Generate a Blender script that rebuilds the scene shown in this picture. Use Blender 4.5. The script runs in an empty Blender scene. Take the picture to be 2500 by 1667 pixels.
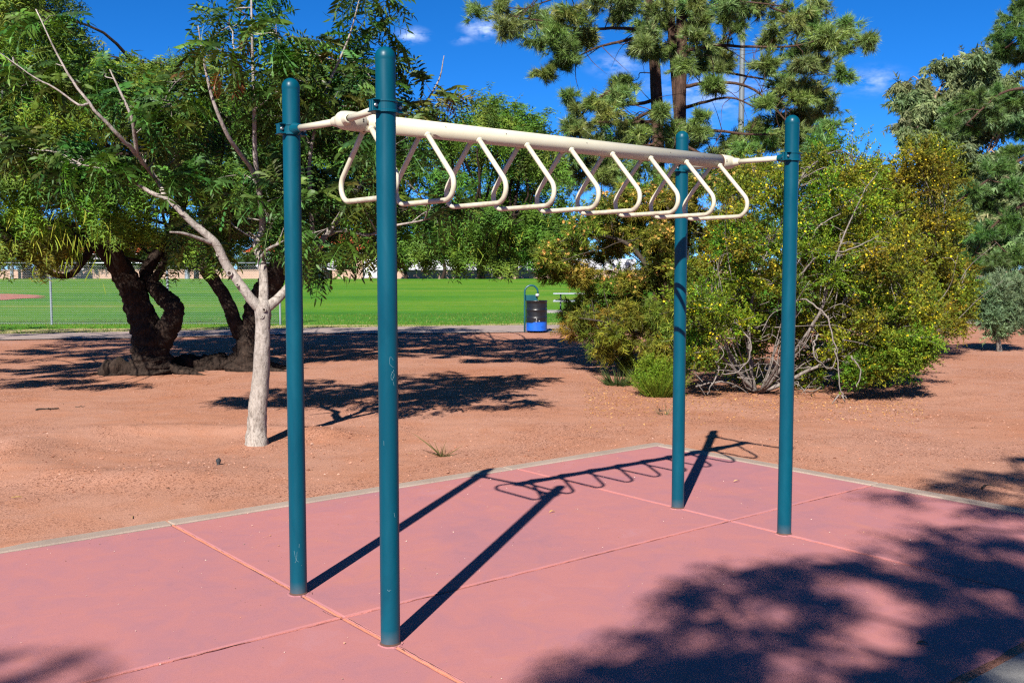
import bpy, math, random
import numpy as np

# ------------------------------------------------------------------ scene, camera, sky, sun
sc = bpy.context.scene
COL = sc.collection
CAM_H, PITCH, FPX = 1.709, 0.0707, 2401.7          # metres, radians, focal length in px of a 2500 px wide frame
camd = bpy.data.cameras.new('camera')
camd.sensor_width = 36.0
camd.lens = FPX / 2500 * 36
camd.clip_start, camd.clip_end = 0.05, 3000
camd.dof.use_dof = True
camd.dof.focus_distance = 6.0
camd.dof.aperture_fstop = 9.0
cam = bpy.data.objects.new('camera', camd)
COL.objects.link(cam)
cam.location = (0, 0, CAM_H)
cam.rotation_euler = (math.pi / 2 - PITCH, 0.0, 0.0)
sc.camera = cam

SUN_ELEV, SUN_AZ = math.radians(37.7), math.radians(195.9)     # azimuth clockwise from +Y
SX, SY = 0.3545, 1.2456                                        # ground shadow offset for each metre of height
w = bpy.data.worlds.new('World')
sc.world = w
w.use_nodes = True
nt = w.node_tree
bg = nt.nodes['Background']
sky = nt.nodes.new('ShaderNodeTexSky')
sky.sky_type = 'NISHITA'
sky.sun_disc = False
sky.sun_elevation, sky.sun_rotation = SUN_ELEV, SUN_AZ
sky.air_density, sky.dust_density, sky.ozone_density, sky.altitude = 0.5, 0.0, 10.0, 1000
hs = nt.nodes.new('ShaderNodeHueSaturation')
hs.inputs['Saturation'].default_value = 1.145
nt.links.new(sky.outputs[0], hs.inputs['Color'])
bg.inputs['Strength'].default_value = 0.072
w.cycles.sampling_method = 'MANUAL'
w.cycles.sample_map_resolution = 256
# thin scattered fair-weather clouds all round the sky
geo = nt.nodes.new('ShaderNodeTexCoord')
mp = nt.nodes.new('ShaderNodeMapping')
mp.inputs['Scale'].default_value = (1.0, 1.0, 2.6)
nt.links.new(geo.outputs['Generated'], mp.inputs['Vector'])
nz = nt.nodes.new('ShaderNodeTexNoise')
nz.inputs['Scale'].default_value = 42
nz.inputs['Detail'].default_value = 4
nz.inputs['Roughness'].default_value = 0.62
nt.links.new(mp.outputs['Vector'], nz.inputs['Vector'])


def view_dir(u, v):
    S = 2500 / 2352
    X, Y = (u * S - 1250) / FPX, -(v * S - 833.5) / FPX
    c, s = math.cos(PITCH), math.sin(PITCH)
    return np.array([X, c + Y * s, Y * c - s])


cloud_dirs = [(945, 82, .024, .85), (1112, 66, .030, .9), (1064, 92, .018, .45), (1420, 150, .040, .55), (1640, 205, .095, .6),
              (2008, 186, .040, .55), (2092, 505, .03, .8)]
dirs = []
for (u, v, r, s_) in cloud_dirs:
    d = view_dir(u, v)
    dirs.append((d / np.linalg.norm(d), r, s_))
rs = random.Random(4)
for k in range(5):                                              # the rest of the sky carries the same small clouds
    a, e = rs.uniform(.6, 5.6), rs.uniform(.1, .5)
    dirs.append((np.array([math.sin(a) * math.cos(e), math.cos(a) * math.cos(e), math.sin(e)]), rs.uniform(.03, .08), rs.uniform(.5, .9)))
mpz = nt.nodes.new('ShaderNodeMapping')
mpz.inputs['Scale'].default_value = (1.0, 1.0, 2.2)
nt.links.new(geo.outputs['Generated'], mpz.inputs['Vector'])
prev = None
for d, r, s_ in dirs:
    ln = nt.nodes.new('ShaderNodeVectorMath'); ln.operation = 'DISTANCE'
    nt.links.new(mpz.outputs[0], ln.inputs[0]); ln.inputs[1].default_value = (d[0], d[1], d[2] * 2.2)
    m = nt.nodes.new('ShaderNodeMath'); m.operation = 'MULTIPLY_ADD'
    nt.links.new(ln.outputs['Value'], m.inputs[0]); m.inputs[1].default_value = -s_ / r; m.inputs[2].default_value = s_
    m.use_clamp = True
    if prev is None:
        prev = m
    else:
        mx = nt.nodes.new('ShaderNodeMath'); mx.operation = 'MAXIMUM'
        nt.links.new(prev.outputs[0], mx.inputs[0]); nt.links.new(m.outputs[0], mx.inputs[1])
        prev = mx
sq = nt.nodes.new('ShaderNodeMath'); sq.operation = 'POWER'; sq.inputs[1].default_value = 1.6
nt.links.new(prev.outputs[0], sq.inputs[0])
nr = nt.nodes.new('ShaderNodeMapRange')
nr.inputs[1].default_value, nr.inputs[2].default_value, nr.inputs[3].default_value, nr.inputs[4].default_value = .40, .70, 0.0, 1.9
nt.links.new(nz.outputs['Fac'], nr.inputs[0])
cl = nt.nodes.new('ShaderNodeMath'); cl.operation = 'MULTIPLY'; cl.use_clamp = True
nt.links.new(nr.outputs[0], cl.inputs[0]); nt.links.new(sq.outputs[0], cl.inputs[1])
cmix = nt.nodes.new('ShaderNodeMixRGB')
nt.links.new(cl.outputs[0], cmix.inputs[0]); nt.links.new(hs.outputs[0], cmix.inputs[1])
cmix.inputs[2].default_value = (4.3, 5.2, 7.6, 1)
nt.links.new(cmix.outputs[0], bg.inputs['Color'])

sund = bpy.data.lights.new('sun', 'SUN')
sund.energy = 5.0
sund.angle = math.radians(0.53)
sund.color = (1.0, 0.945, 0.87)
sun = bpy.data.objects.new('sun', sund)
COL.objects.link(sun)
from mathutils import Vector
sun.rotation_euler = Vector((SX, SY, -1)).to_track_quat('-Z', 'Y').to_euler()
sun.location = (-4, -12, 12)

vs = sc.view_settings
vs.view_transform = 'Standard'
vs.look = 'None'
vs.exposure = 1.36
vs.gamma = 1.0
vs.use_curve_mapping = False
sc.cycles.use_denoising = False
sc.cycles.filter_width = 1.25
sc.cycles.max_bounces = 6
sc.cycles.diffuse_bounces = 3
sc.cycles.transmission_bounces = 4
sc.cycles.transparent_max_bounces = 6

# ------------------------------------------------------------------ helpers
R = np.random.default_rng(7)


def at(u, v, y):
    """point at depth y seen along the photograph's (2352 px wide) pixel"""
    d = view_dir(u, v)
    return np.array([0, 0, CAM_H]) + d * (y / d[1])


def px(n, y):
    return n * 2500 / 2352 * y / FPX


class MB:
    def __init__(self):
        self.v, self.q, self.t, self.c, self.n = [], [], [], [], 0

    def add(self, verts, quads=None, tris=None, col=None):
        verts = np.asarray(verts, float).reshape(-1, 3)
        self.v.append(verts)
        if quads is not None and len(quads):
            self.q.append(np.asarray(quads, np.int64).reshape(-1, 4) + self.n)
        if tris is not None and len(tris):
            self.t.append(np.asarray(tris, np.int64).reshape(-1, 3) + self.n)
        if col is not None:
            col = np.broadcast_to(np.asarray(col, float).reshape(-1, 3), (len(verts), 3))
        else:
            col = np.ones((len(verts), 3))
        self.c.append(col)
        self.n += len(verts)
        return self

    def mesh(self, name, mat, smooth=False, colour=False):
        me = bpy.data.meshes.new(name)
        v = np.concatenate(self.v)
        q = np.concatenate(self.q) if self.q else np.zeros((0, 4), np.int64)
        t = np.concatenate(self.t) if self.t else np.zeros((0, 3), np.int64)
        me.vertices.add(len(v)); me.vertices.foreach_set('co', v.astype(np.float32).ravel())
        nl = q.size + t.size
        me.loops.add(nl); me.loops.foreach_set('vertex_index', np.concatenate([q.ravel(), t.ravel()]).astype(np.int32))
        npoly = len(q) + len(t)
        me.polygons.add(npoly)
        st = np.concatenate([np.arange(len(q)) * 4, q.size + np.arange(len(t)) * 3]).astype(np.int32)
        me.polygons.foreach_set('loop_start', st)
        me.polygons.foreach_set('use_smooth', np.full(npoly, smooth, bool))
        me.update(calc_edges=True)
        if colour:
            a = me.color_attributes.new('Col', 'FLOAT_COLOR', 'POINT')
            cc = np.ones((len(v), 4), np.float32); cc[:, :3] = np.concatenate(self.c)
            a.data.foreach_set('color', cc.ravel())
        for m in (mat if isinstance(mat, (list, tuple)) else [mat]):
            me.materials.append(m)
        me.validate()
        return me

    def build(self, name, mat, parent=None, smooth=False, colour=False, loc=None):
        """one mesh object; verts are in the parent's space (world when there is none)"""
        o = bpy.data.objects.new(name, self.mesh(name, mat, smooth, colour))
        COL.objects.link(o)
        if parent:
            o.parent = parent
        if loc is not None:
            o.location = loc
        return o


def rel(mb, origin):
    o = np.asarray(origin, float)
    mb.v = [v - o for v in mb.v]
    return mb


def empty(name, loc=(0, 0, 0), rz=0.0):
    o = bpy.data.objects.new(name, None)
    o.empty_display_size = .2
    COL.objects.link(o)
    o.location = loc
    o.rotation_euler = (0, 0, rz)
    return o


def tag(o, label=None, cat=None, group=None, kind=None):
    if label: o['label'] = label
    if cat: o['category'] = cat
    if group: o['group'] = group
    if kind: o['kind'] = kind
    return o


def box(mb, c, s, col=None, bev=0.0, rz=0.0):
    """box with its top and side edges chamfered by bev"""
    c, s = np.asarray(c, float), np.asarray(s, float) / 2
    if bev <= 0:
        v = np.array([[x, y, z] for z in (-1, 1) for y in (-1, 1) for x in (-1, 1)]) * s
        q = [[0, 2, 3, 1], [4, 5, 7, 6], [0, 1, 5, 4], [2, 6, 7, 3], [0, 4, 6, 2], [1, 3, 7, 5]]
        t = []
    else:
        b = bev
        rings = []
        for z, ins in ((-s[2], b), (-s[2] + b, 0), (s[2] - b, 0), (s[2], b)):
            X, Y = s[0] - ins, s[1] - ins
            k = b
            X0, Y0 = s[0], s[1]
            if ins: X0, Y0 = X, Y
            rings.append([[-X0 + k, -Y0, z], [X0 - k, -Y0, z], [X0, -Y0 + k, z], [X0, Y0 - k, z], [X0 - k, Y0, z], [-X0 + k, Y0, z], [-X0, Y0 - k, z], [-X0, -Y0 + k, z]])
        v = np.array(rings).reshape(-1, 3)
        q, t = [], []
        for r in range(3):
            for i in range(8):
                j = (i + 1) % 8
                q.append([r * 8 + i, r * 8 + j, r * 8 + 8 + j, r * 8 + 8 + i])
        for i in range(1, 7):
            t.append([24, 24 + i, 24 + i + 1]); t.append([0, i + 1, i])
    if rz:
        cs, sn = math.cos(rz), math.sin(rz)
        v = np.stack([v[:, 0] * cs - v[:, 1] * sn, v[:, 0] * sn + v[:, 1] * cs, v[:, 2]], 1)
    mb.add(v + c, q, t, col)
    return mb


def smooth_path(pts, k=4):
    """Catmull-Rom through rows of pts (any width)"""
    p = np.asarray(pts, float)
    if len(p) < 3 or k < 2:
        return p
    P = np.vstack([2 * p[0] - p[1], p, 2 * p[-1] - p[-2]])
    out = []
    t = np.linspace(0, 1, k, endpoint=False)[:, None]
    for i in range(1, len(P) - 2):
        a, b, c, d = P[i - 1], P[i], P[i + 1], P[i + 2]
        out.append(.5 * (2 * b + (c - a) * t + (2 * a - 5 * b + 4 * c - d) * t ** 2 + (3 * b - a - 3 * c + d) * t ** 3))
    out.append(P[-2][None])
    return np.vstack(out)


def tube(mb, path, rad, sides=8, col=None, caps=True, lump=0.0, seed=0, flare=None):
    p = np.asarray(path, float)
    n = len(p)
    r = np.broadcast_to(np.asarray(rad, float), (n,)).copy()
    tg = np.gradient(p, axis=0)
    tg /= np.linalg.norm(tg, axis=1)[:, None] + 1e-12
    ref = np.array([0, 0, 1.0]) if abs(tg[0, 2]) < .9 else np.array([1.0, 0, 0])
    N = np.zeros((n, 3))
    a = ref - tg[0] * (ref @ tg[0]); N[0] = a / np.linalg.norm(a)
    for i in range(1, n):
        a = N[i - 1] - tg[i] * (N[i - 1] @ tg[i]); N[i] = a / (np.linalg.norm(a) + 1e-12)
    B = np.cross(tg, N)
    th = np.linspace(0, 2 * math.pi, sides, endpoint=False)
    rr = np.repeat(r[:, None], sides, 1)
    if lump:
        g = np.random.default_rng(seed)
        ph = g.uniform(0, 6.28, 6)
        i = np.arange(n)[:, None]
        rr = rr * (1 + lump * (.5 * np.sin(3 * th + ph[0] + i * .35) + .4 * np.sin(5 * th + ph[1] - i * .5) + .5 * np.sin(i * 1.1 + ph[2] + th) + g.normal(0, .45, (n, sides))))
    v = p[:, None, :] + rr[..., None] * (np.cos(th)[None, :, None] * N[:, None, :] + np.sin(th)[None, :, None] * B[:, None, :])
    v = v.reshape(-1, 3)
    i = np.arange(n - 1)[:, None] * sides; j = np.arange(sides)[None, :]; j2 = (j + 1) % sides
    q = np.stack([i + j, i + j2, i + sides + j2, i + sides + j], -1).reshape(-1, 4)
    t = []
    if caps:
        v = np.vstack([v, p[0], p[-1]])
        c0, c1 = n * sides, n * sides + 1
        for k in range(sides):
            k2 = (k + 1) % sides
            t.append([c0, k2, k]); t.append([c1, (n - 1) * sides + k, (n - 1) * sides + k2])
    mb.add(v, q, t, col)
    return mb


def lathe(mb, prof, axis_p, axis_d=(0, 0, 1), sides=24, col=None):
    """profile rows (radius, height) turned round an axis"""
    prof = np.asarray(prof, float)
    d = np.asarray(axis_d, float); d /= np.linalg.norm(d)
    a = np.array([1.0, 0, 0]) if abs(d[0]) < .9 else np.array([0, 1.0, 0])
    N = a - d * (a @ d); N /= np.linalg.norm(N); B = np.cross(d, N)
    th = np.linspace(0, 2 * math.pi, sides, endpoint=False)
    v = np.asarray(axis_p, float) + prof[:, 1][:, None, None] * d + prof[:, 0][:, None, None] * (np.cos(th)[None, :, None] * N + np.sin(th)[None, :, None] * B)
    n = len(prof)
    i = np.arange(n - 1)[:, None] * sides; j = np.arange(sides)[None, :]; j2 = (j + 1) % sides
    q = np.stack([i + j, i + j2, i + sides + j2, i + sides + j], -1).reshape(-1, 4)
    mb.add(v.reshape(-1, 3), q, None, col)
    return mb


# ------------------------------------------------------------------ materials
def new_mat(name):
    m = bpy.data.materials.new(name)
    m.use_nodes = True
    t = m.node_tree
    return m, t, t.nodes['Principled BSDF']


def ramp(t, stops):
    r = t.nodes.new('ShaderNodeValToRGB')
    e = r.color_ramp.elements
    while len(e) < len(stops):
        e.new(.5)
    for i, (p, c) in enumerate(stops):
        e[i].position = p
        e[i].color = (*c, 1)
    return r


def noise(t, scale, detail=4, rough=.55, coord='Object', vec=None, dist=0.0):
    n = t.nodes.new('ShaderNodeTexNoise')
    n.inputs['Scale'].default_value = scale
    n.inputs['Detail'].default_value = detail
    n.inputs['Roughness'].default_value = rough
    n.inputs['Distortion'].default_value = dist
    if vec is None:
        c = t.nodes.get('TC') or t.nodes.new('ShaderNodeTexCoord')
        c.name = 'TC'
        vec = c.outputs[coord]
    t.links.new(vec, n.inputs['Vector'])
    return n


def scaled(t, sc_, coord='Object'):
    c = t.nodes.get('TC') or t.nodes.new('ShaderNodeTexCoord')
    c.name = 'TC'
    m = t.nodes.new('ShaderNodeMapping')
    m.inputs['Scale'].default_value = sc_
    t.links.new(c.outputs[coord], m.inputs['Vector'])
    return m.outputs[0]


def mix(t, a, b, fac, mode='MIX'):
    m = t.nodes.new('ShaderNodeMixRGB')
    m.blend_type = mode
    for k, x in ((0, fac), (1, a), (2, b)):
        if isinstance(x, (int, float)):
            m.inputs[k].default_value = x
        elif isinstance(x, tuple):
            m.inputs[k].default_value = (*x, 1)
        else:
            t.links.new(x, m.inputs[k])
    return m.outputs[0]


def bump(t, b, height, strength, dist=.01, normal=None):
    n = t.nodes.new('ShaderNodeBump')
    n.inputs['Strength'].default_value = strength
    n.inputs['Distance'].default_value = dist
    t.links.new(height, n.inputs['Height'])
    if normal is not None:
        t.links.new(normal, n.inputs['Normal'])
    t.links.new(n.outputs[0], b.inputs['Normal'])
    return n.outputs[0]


def plain(name, col, rough=.6, metal=0.0, var=.12, scale=8, bumps=0.0, spec=.5, coat=0.0):
    m, t, b = new_mat(name)
    n = noise(t, scale, 5)
    lo = tuple(c * (1 - var) for c in col); hi = tuple(min(1, c * (1 + var)) for c in col)
    r = ramp(t, [(.3, lo), (.7, hi)])
    t.links.new(n.outputs['Fac'], r.inputs[0])
    t.links.new(r.outputs[0], b.inputs['Base Color'])
    b.inputs['Roughness'].default_value = rough
    b.inputs['Metallic'].default_value = metal
    b.inputs['Specular IOR Level'].default_value = spec
    if coat:
        b.inputs['Coat Weight'].default_value = coat
        b.inputs['Coat Roughness'].default_value = .15
    if bumps:
        n2 = noise(t, scale * 6, 4)
        bump(t, b, n2.outputs['Fac'], bumps, .01)
    return m


def leaf_mat(name, rough=.5, trans=.3, spec=.4):
    m, t, b = new_mat(name)
    a = t.nodes.new('ShaderNodeAttribute'); a.attribute_name = 'Col'
    t.links.new(a.outputs['Color'], b.inputs['Base Color'])
    b.inputs['Roughness'].default_value = rough
    b.inputs['Specular IOR Level'].default_value = spec
    tr = t.nodes.new('ShaderNodeBsdfTranslucent')
    tint = mix(t, a.outputs['Color'], (1.0, 1.05, .35), 1.0, 'MULTIPLY')
    t.links.new(tint, tr.inputs['Color'])
    ms = t.nodes.new('ShaderNodeMixShader'); ms.inputs[0].default_value = trans
    t.links.new(b.outputs[0], ms.inputs[1]); t.links.new(tr.outputs[0], ms.inputs[2])
    t.links.new(ms.outputs[0], t.nodes['Material Output'].inputs['Surface'])
    return m


def bark_mat(name, c0, c1, c2, scale=9, stretch=.25, bstr=.8, rough=.9):
    m, t, b = new_mat(name)
    vec = scaled(t, (scale, scale, scale * stretch))
    n = noise(t, 3.0, 8, .7, vec=vec, dist=.4)
    n2 = noise(t, 2.2, 3)
    r = ramp(t, [(.30, c0), (.52, c1), (.75, c2)])
    t.links.new(n.outputs['Fac'], r.inputs[0])
    r2 = ramp(t, [(.3, (.65, .65, .65)), (.7, (1.1, 1.1, 1.1))])
    t.links.new(n2.outputs['Fac'], r2.inputs[0])
    t.links.new(mix(t, r.outputs[0], r2.outputs[0], 1.0, 'MULTIPLY'), b.inputs['Base Color'])
    b.inputs['Roughness'].default_value = rough
    b.inputs['Specular IOR Level'].default_value = .2
    bump(t, b, n.outputs['Fac'], bstr, .03)
    return m


def slab_mat():
    m, t, b = new_mat('pink_concrete')
    oi = t.nodes.new('ShaderNodeObjectInfo')
    g = t.nodes.new('ShaderNodeNewGeometry')
    n1 = noise(t, .9, 5, .6, vec=g.outputs['Position'], dist=.6)
    n2 = noise(t, 5.0, 6, .65, vec=g.outputs['Position'], dist=.8)
    n3 = noise(t, 240, 3, .6, vec=g.outputs['Position'])
    n4 = noise(t, 34, 4, .6, vec=g.outputs['Position'])
    r = ramp(t, [(.30, (.385, .176, .204)), (.44, (.450, .190, .202)), (.56, (.500, .198, .188)), (.70, (.490, .224, .240))])
    t.links.new(mix(t, n1.outputs['Fac'], n2.outputs['Fac'], .45), r.inputs[0])
    r3 = ramp(t, [(.30, (.80, .78, .80)), (.5, (1, 1, 1)), (.74, (1.10, 1.08, 1.06))])
    t.links.new(n3.outputs['Fac'], r3.inputs[0])
    c = mix(t, r.outputs[0], r3.outputs[0], .75, 'MULTIPLY')
    r4 = ramp(t, [(.62, (1, 1, 1)), (.76, (.80, .82, .88))])
    t.links.new(n4.outputs['Fac'], r4.inputs[0])
    c = mix(t, c, r4.outputs[0], .55, 'MULTIPLY')
    # faint sandy dust blown over the surface
    n5 = noise(t, 1.7, 6, .7, vec=g.outputs['Position'], dist=1.2)
    r5 = ramp(t, [(.55, (0, 0, 0)), (.80, (1, 1, 1))])
    t.links.new(n5.outputs['Fac'], r5.inputs[0])
    d = t.nodes.new('ShaderNodeMath'); d.operation = 'MULTIPLY'; d.inputs[1].default_value = .45
    t.links.new(r5.outputs[0], d.inputs[0])
    c = mix(t, c, (.56, .22, .135), d.outputs[0])
    t.links.new(c, b.inputs['Base Color'])
    b.inputs['Roughness'].default_value = .78
    b.inputs['Specular IOR Level'].default_value = .25
    bump(t, b, n3.outputs['Fac'], .22, .004)
    return m


def concrete_mat(name, col, var=.15):
    m, t, b = new_mat(name)
    g = t.nodes.new('ShaderNodeNewGeometry')
    n1 = noise(t, 1.6, 6, .65, vec=g.outputs['Position'])
    n2 = noise(t, 130, 3, .6, vec=g.outputs['Position'])
    lo = tuple(c * (1 - var) for c in col); hi = tuple(c * (1 + var) for c in col)
    r = ramp(t, [(.3, lo), (.7, hi)]); t.links.new(n1.outputs['Fac'], r.inputs[0])
    r2 = ramp(t, [(.3, (.7, .7, .7)), (.7, (1.15, 1.15, 1.15))]); t.links.new(n2.outputs['Fac'], r2.inputs[0])
    t.links.new(mix(t, r.outputs[0], r2.outputs[0], .8, 'MULTIPLY'), b.inputs['Base Color'])
    b.inputs['Roughness'].default_value = .9
    b.inputs['Specular IOR Level'].default_value = .2
    bump(t, b, n2.outputs['Fac'], .4, .005)
    return m


def dirt_mat():
    m, t, b = new_mat('decomposed_granite')
    g = t.nodes.new('ShaderNodeNewGeometry')
    P = g.outputs['Position']
    n1 = noise(t, .35, 6, .62, vec=P, dist=.5)
    n2 = noise(t, 2.6, 6, .65, vec=P, dist=.5)
    n3 = noise(t, 70, 5, .7, vec=P)
    n6 = noise(t, 260, 3, .6, vec=P)
    vo = t.nodes.new('ShaderNodeTexVoronoi'); vo.inputs['Scale'].default_value = 85
    t.links.new(P, vo.inputs['Vector'])
    vo2 = t.nodes.new('ShaderNodeTexVoronoi'); vo2.inputs['Scale'].default_value = 210
    t.links.new(P, vo2.inputs['Vector'])
    r = ramp(t, [(.27, (.455, .185, .098)), (.42, (.480, .218, .130)), (.55, (.495, .250, .168)), (.70, (.535, .285, .202))])
    t.links.new(mix(t, n1.outputs['Fac'], n2.outputs['Fac'], .4), r.inputs[0])
    r3 = ramp(t, [(.26, (.66, .63, .62)), (.5, (1, 1, 1)), (.75, (1.12, 1.11, 1.10))])
    t.links.new(n3.outputs['Fac'], r3.inputs[0])
    c = mix(t, r.outputs[0], r3.outputs[0], .75, 'MULTIPLY')
    # single grains keep their own tint
    hv = t.nodes.new('ShaderNodeSeparateColor'); t.links.new(vo2.outputs['Color'], hv.inputs[0])
    rg = ramp(t, [(.0, (.62, .58, .56)), (.5, (1, 1, 1)), (1.0, (1.28, 1.25, 1.22))]); t.links.new(hv.outputs[0], rg.inputs[0])
    # scattered dark grains
    hv2 = t.nodes.new('ShaderNodeSeparateColor'); t.links.new(vo.outputs['Color'], hv2.inputs[0])
    rdk = ramp(t, [(.10, (.42, .36, .34)), (.22, (1, 1, 1))]); t.links.new(hv2.outputs[1], rdk.inputs[0])
    # coarse gravel lies in drifts, packed fines between them
    nm = noise(t, .8, 4, .6, vec=P, dist=.6)
    rm = ramp(t, [(.42, (.12, .12, .12)), (.60, (1, 1, 1))]); t.links.new(nm.outputs['Fac'], rm.inputs[0])
    mg = t.nodes.new('ShaderNodeMixRGB'); mg.blend_type = 'MULTIPLY'
    t.links.new(rm.outputs[0], mg.inputs[0]); t.links.new(c, mg.inputs[1]); t.links.new(rg.outputs[0], mg.inputs[2])
    mg2 = t.nodes.new('ShaderNodeMixRGB'); mg2.blend_type = 'MULTIPLY'
    t.links.new(rm.outputs[0], mg2.inputs[0]); t.links.new(mg.outputs[0], mg2.inputs[1]); t.links.new(rdk.outputs[0], mg2.inputs[2])
    c = mg2.outputs[0]
    t.links.new(c, b.inputs['Base Color'])
    b.inputs['Roughness'].default_value = .95
    b.inputs['Specular IOR Level'].default_value = .15
    h = mix(t, n3.outputs['Fac'], vo.outputs['Distance'], .5)
    h = mix(t, h, vo2.outputs['Distance'], .35)
    bump(t, b, h, .5, .015)
    return m


def lawn_mat():
    m, t, b = new_mat('mown_lawn')
    g = t.nodes.new('ShaderNodeNewGeometry')
    P = g.outputs['Position']
    mp_ = t.nodes.new('ShaderNodeMapping'); mp_.inputs['Scale'].default_value = (.025, .15, .1); t.links.new(P, mp_.inputs['Vector'])
    n1 = noise(t, 1.0, 5, .6, vec=mp_.outputs[0], dist=.7)
    n2 = noise(t, 1.1, 6, .7, vec=P)
    n3 = noise(t, 16, 4, .7, vec=P)
    r = ramp(t, [(.28, (.035, .150, .008)), (.42, (.070, .240, .008)), (.53, (.115, .28, .010)), (.63, (.205, .295, .030)), (.76, (.32, .29, .08))])
    t.links.new(mix(t, n1.outputs['Fac'], n2.outputs['Fac'], .25), r.inputs[0])
    r3 = ramp(t, [(.3, (.6, .62, .55)), (.7, (1.2, 1.18, 1.1))]); t.links.new(n3.outputs['Fac'], r3.inputs[0])
    t.links.new(mix(t, r.outputs[0], r3.outputs[0], .8, 'MULTIPLY'), b.inputs['Base Color'])
    b.inputs['Roughness'].default_value = .85
    b.inputs['Specular IOR Level'].default_value = .15
    bump(t, b, n3.outputs['Fac'], .6, .04)
    return m


def teal_mat():
    m, t, b = new_mat('teal_powder_coat')
    g = t.nodes.new('ShaderNodeNewGeometry')
    vec = scaled(t, (3, 3, .8))
    n1 = noise(t, 2.0, 6, .65, vec=vec, dist=.5)
    n2 = noise(t, 90, 3, .6, vec=g.outputs['Position'])
    r = ramp(t, [(.30, (.0, .060, .098)), (.55, (.0, .078, .122)), (.74, (.0, .098, .148))])
    t.links.new(n1.outputs['Fac'], r.inputs[0])
    # scuffs: sparse pale flecks
    vec2 = scaled(t, (55, 55, 26))
    n3 = noise(t, 1.0, 4, .75, vec=vec2)
    r3 = ramp(t, [(.70, (0, 0, 0)), (.78, (1, 1, 1))]); t.links.new(n3.outputs['Fac'], r3.inputs[0])
    d = t.nodes.new('ShaderNodeMath'); d.operation = 'MULTIPLY'; d.inputs[1].default_value = .22
    t.links.new(r3.outputs[0], d.inputs[0])
    t.links.new(mix(t, r.outputs[0], (.06, .20, .26), d.outputs[0]), b.inputs['Base Color'])
    # dust splashed up from the ground
    sx = t.nodes.new('ShaderNodeSeparateXYZ'); t.links.new(g.outputs['Position'], sx.inputs[0])
    dr_ = t.nodes.new('ShaderNodeMapRange'); dr_.inputs[1].default_value, dr_.inputs[2].default_value, dr_.inputs[3].default_value, dr_.inputs[4].default_value = 0.0, .075, .38, 0.0
    t.links.new(sx.outputs['Z'], dr_.inputs[0])
    nd = noise(t, 26, 5, .7, vec=g.outputs['Position'])
    dm = t.nodes.new('ShaderNodeMath'); dm.operation = 'MULTIPLY'; t.links.new(dr_.outputs[0], dm.inputs[0]); t.links.new(nd.outputs['Fac'], dm.inputs[1])
    bc_ = b.inputs['Base Color'].links[0].from_socket
    t.links.new(mix(t, bc_, (.42, .22, .15), dm.outputs[0]), b.inputs['Base Color'])
    rr = ramp(t, [(.3, (.30, .30, .30)), (.7, (.46, .46, .46))]); t.links.new(n1.outputs['Fac'], rr.inputs[0])
    t.links.new(rr.outputs[0], b.inputs['Roughness'])
    b.inputs['Specular IOR Level'].default_value = .18
    bump(t, b, n2.outputs['Fac'], .03, .002)
    return m


def cream_mat(name='cream_powder_coat', wear=0.0):
    m, t, b = new_mat(name)
    g = t.nodes.new('ShaderNodeNewGeometry')
    n1 = noise(t, 5, 6, .65, vec=g.outputs['Position'])
    n3 = noise(t, 60, 4, .75, vec=g.outputs['Position'])
    r = ramp(t, [(.3, (.62, .585, .435)), (.7, (.68, .645, .495))]); t.links.new(n1.outputs['Fac'], r.inputs[0])
    r3 = ramp(t, [(.82, (0, 0, 0)), (.86, (1, 1, 1))]); t.links.new(n3.outputs['Fac'], r3.inputs[0])
    c = mix(t, r.outputs[0], (.25, .12, .06), r3.outputs[0])
    if wear:                                          # grips rubbed and greasy from hands
        nw = noise(t, 22, 5, .7, vec=g.outputs['Position'])
        oz = t.nodes.new('ShaderNodeSeparateXYZ'); tc = t.nodes.new('ShaderNodeTexCoord'); t.links.new(tc.outputs['Object'], oz.inputs[0])
        mr = t.nodes.new('ShaderNodeMapRange'); mr.inputs[1].default_value, mr.inputs[2].default_value, mr.inputs[3].default_value, mr.inputs[4].default_value = -.36, -.28, wear, 0.0
        t.links.new(oz.outputs['Z'], mr.inputs[0])
        rw = ramp(t, [(.42, (0, 0, 0)), (.66, (1, 1, 1))]); t.links.new(nw.outputs['Fac'], rw.inputs[0])
        wm_ = t.nodes.new('ShaderNodeMath'); wm_.operation = 'MULTIPLY'; t.links.new(mr.outputs[0], wm_.inputs[0]); t.links.new(rw.outputs[0], wm_.inputs[1])
        c = mix(t, c, (.40, .34, .25), wm_.outputs[0])
    t.links.new(c, b.inputs['Base Color'])
    b.inputs['Roughness'].default_value = .42
    b.inputs['Specular IOR Level'].default_value = .4
    return m


M = {}
M['slab'] = slab_mat()
M['kerb'] = concrete_mat('kerb_concrete', (.40, .31, .25))
M['path'] = concrete_mat('path_concrete', (.40, .31, .27))
M['walk'] = concrete_mat('side_path_concrete', (.30, .29, .27))
M['joint'] = concrete_mat('joint_filler', (.58, .22, .14))
M['joint_pink'] = concrete_mat('pink_joint_filler', (.54, .195, .170))
M['crack'] = plain('crack_dirt', (.10, .045, .03), .95, var=.3)
M['dirt'] = dirt_mat()
M['lawn'] = lawn_mat()
M['verge'] = plain('dry_verge_grass', (.40, .33, .12), .95, var=.35, scale=2.2, bumps=.4)
M['infield'] = plain('infield_clay', (.42, .14, .085), .95, var=.15, scale=3)
M['teal'] = teal_mat()
M['cream'] = cream_mat()
M['cream_worn'] = cream_mat('cream_worn_grip', .75)
M['pole'] = plain('weathered_pole', (.17, .20, .22), .6, .2, .1, 2)
M['steel'] = plain('bolt_steel', (.45, .45, .44), .35, .9, .1, 40)
M['hole'] = plain('drill_hole', (.012, .010, .009), .8)
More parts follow.
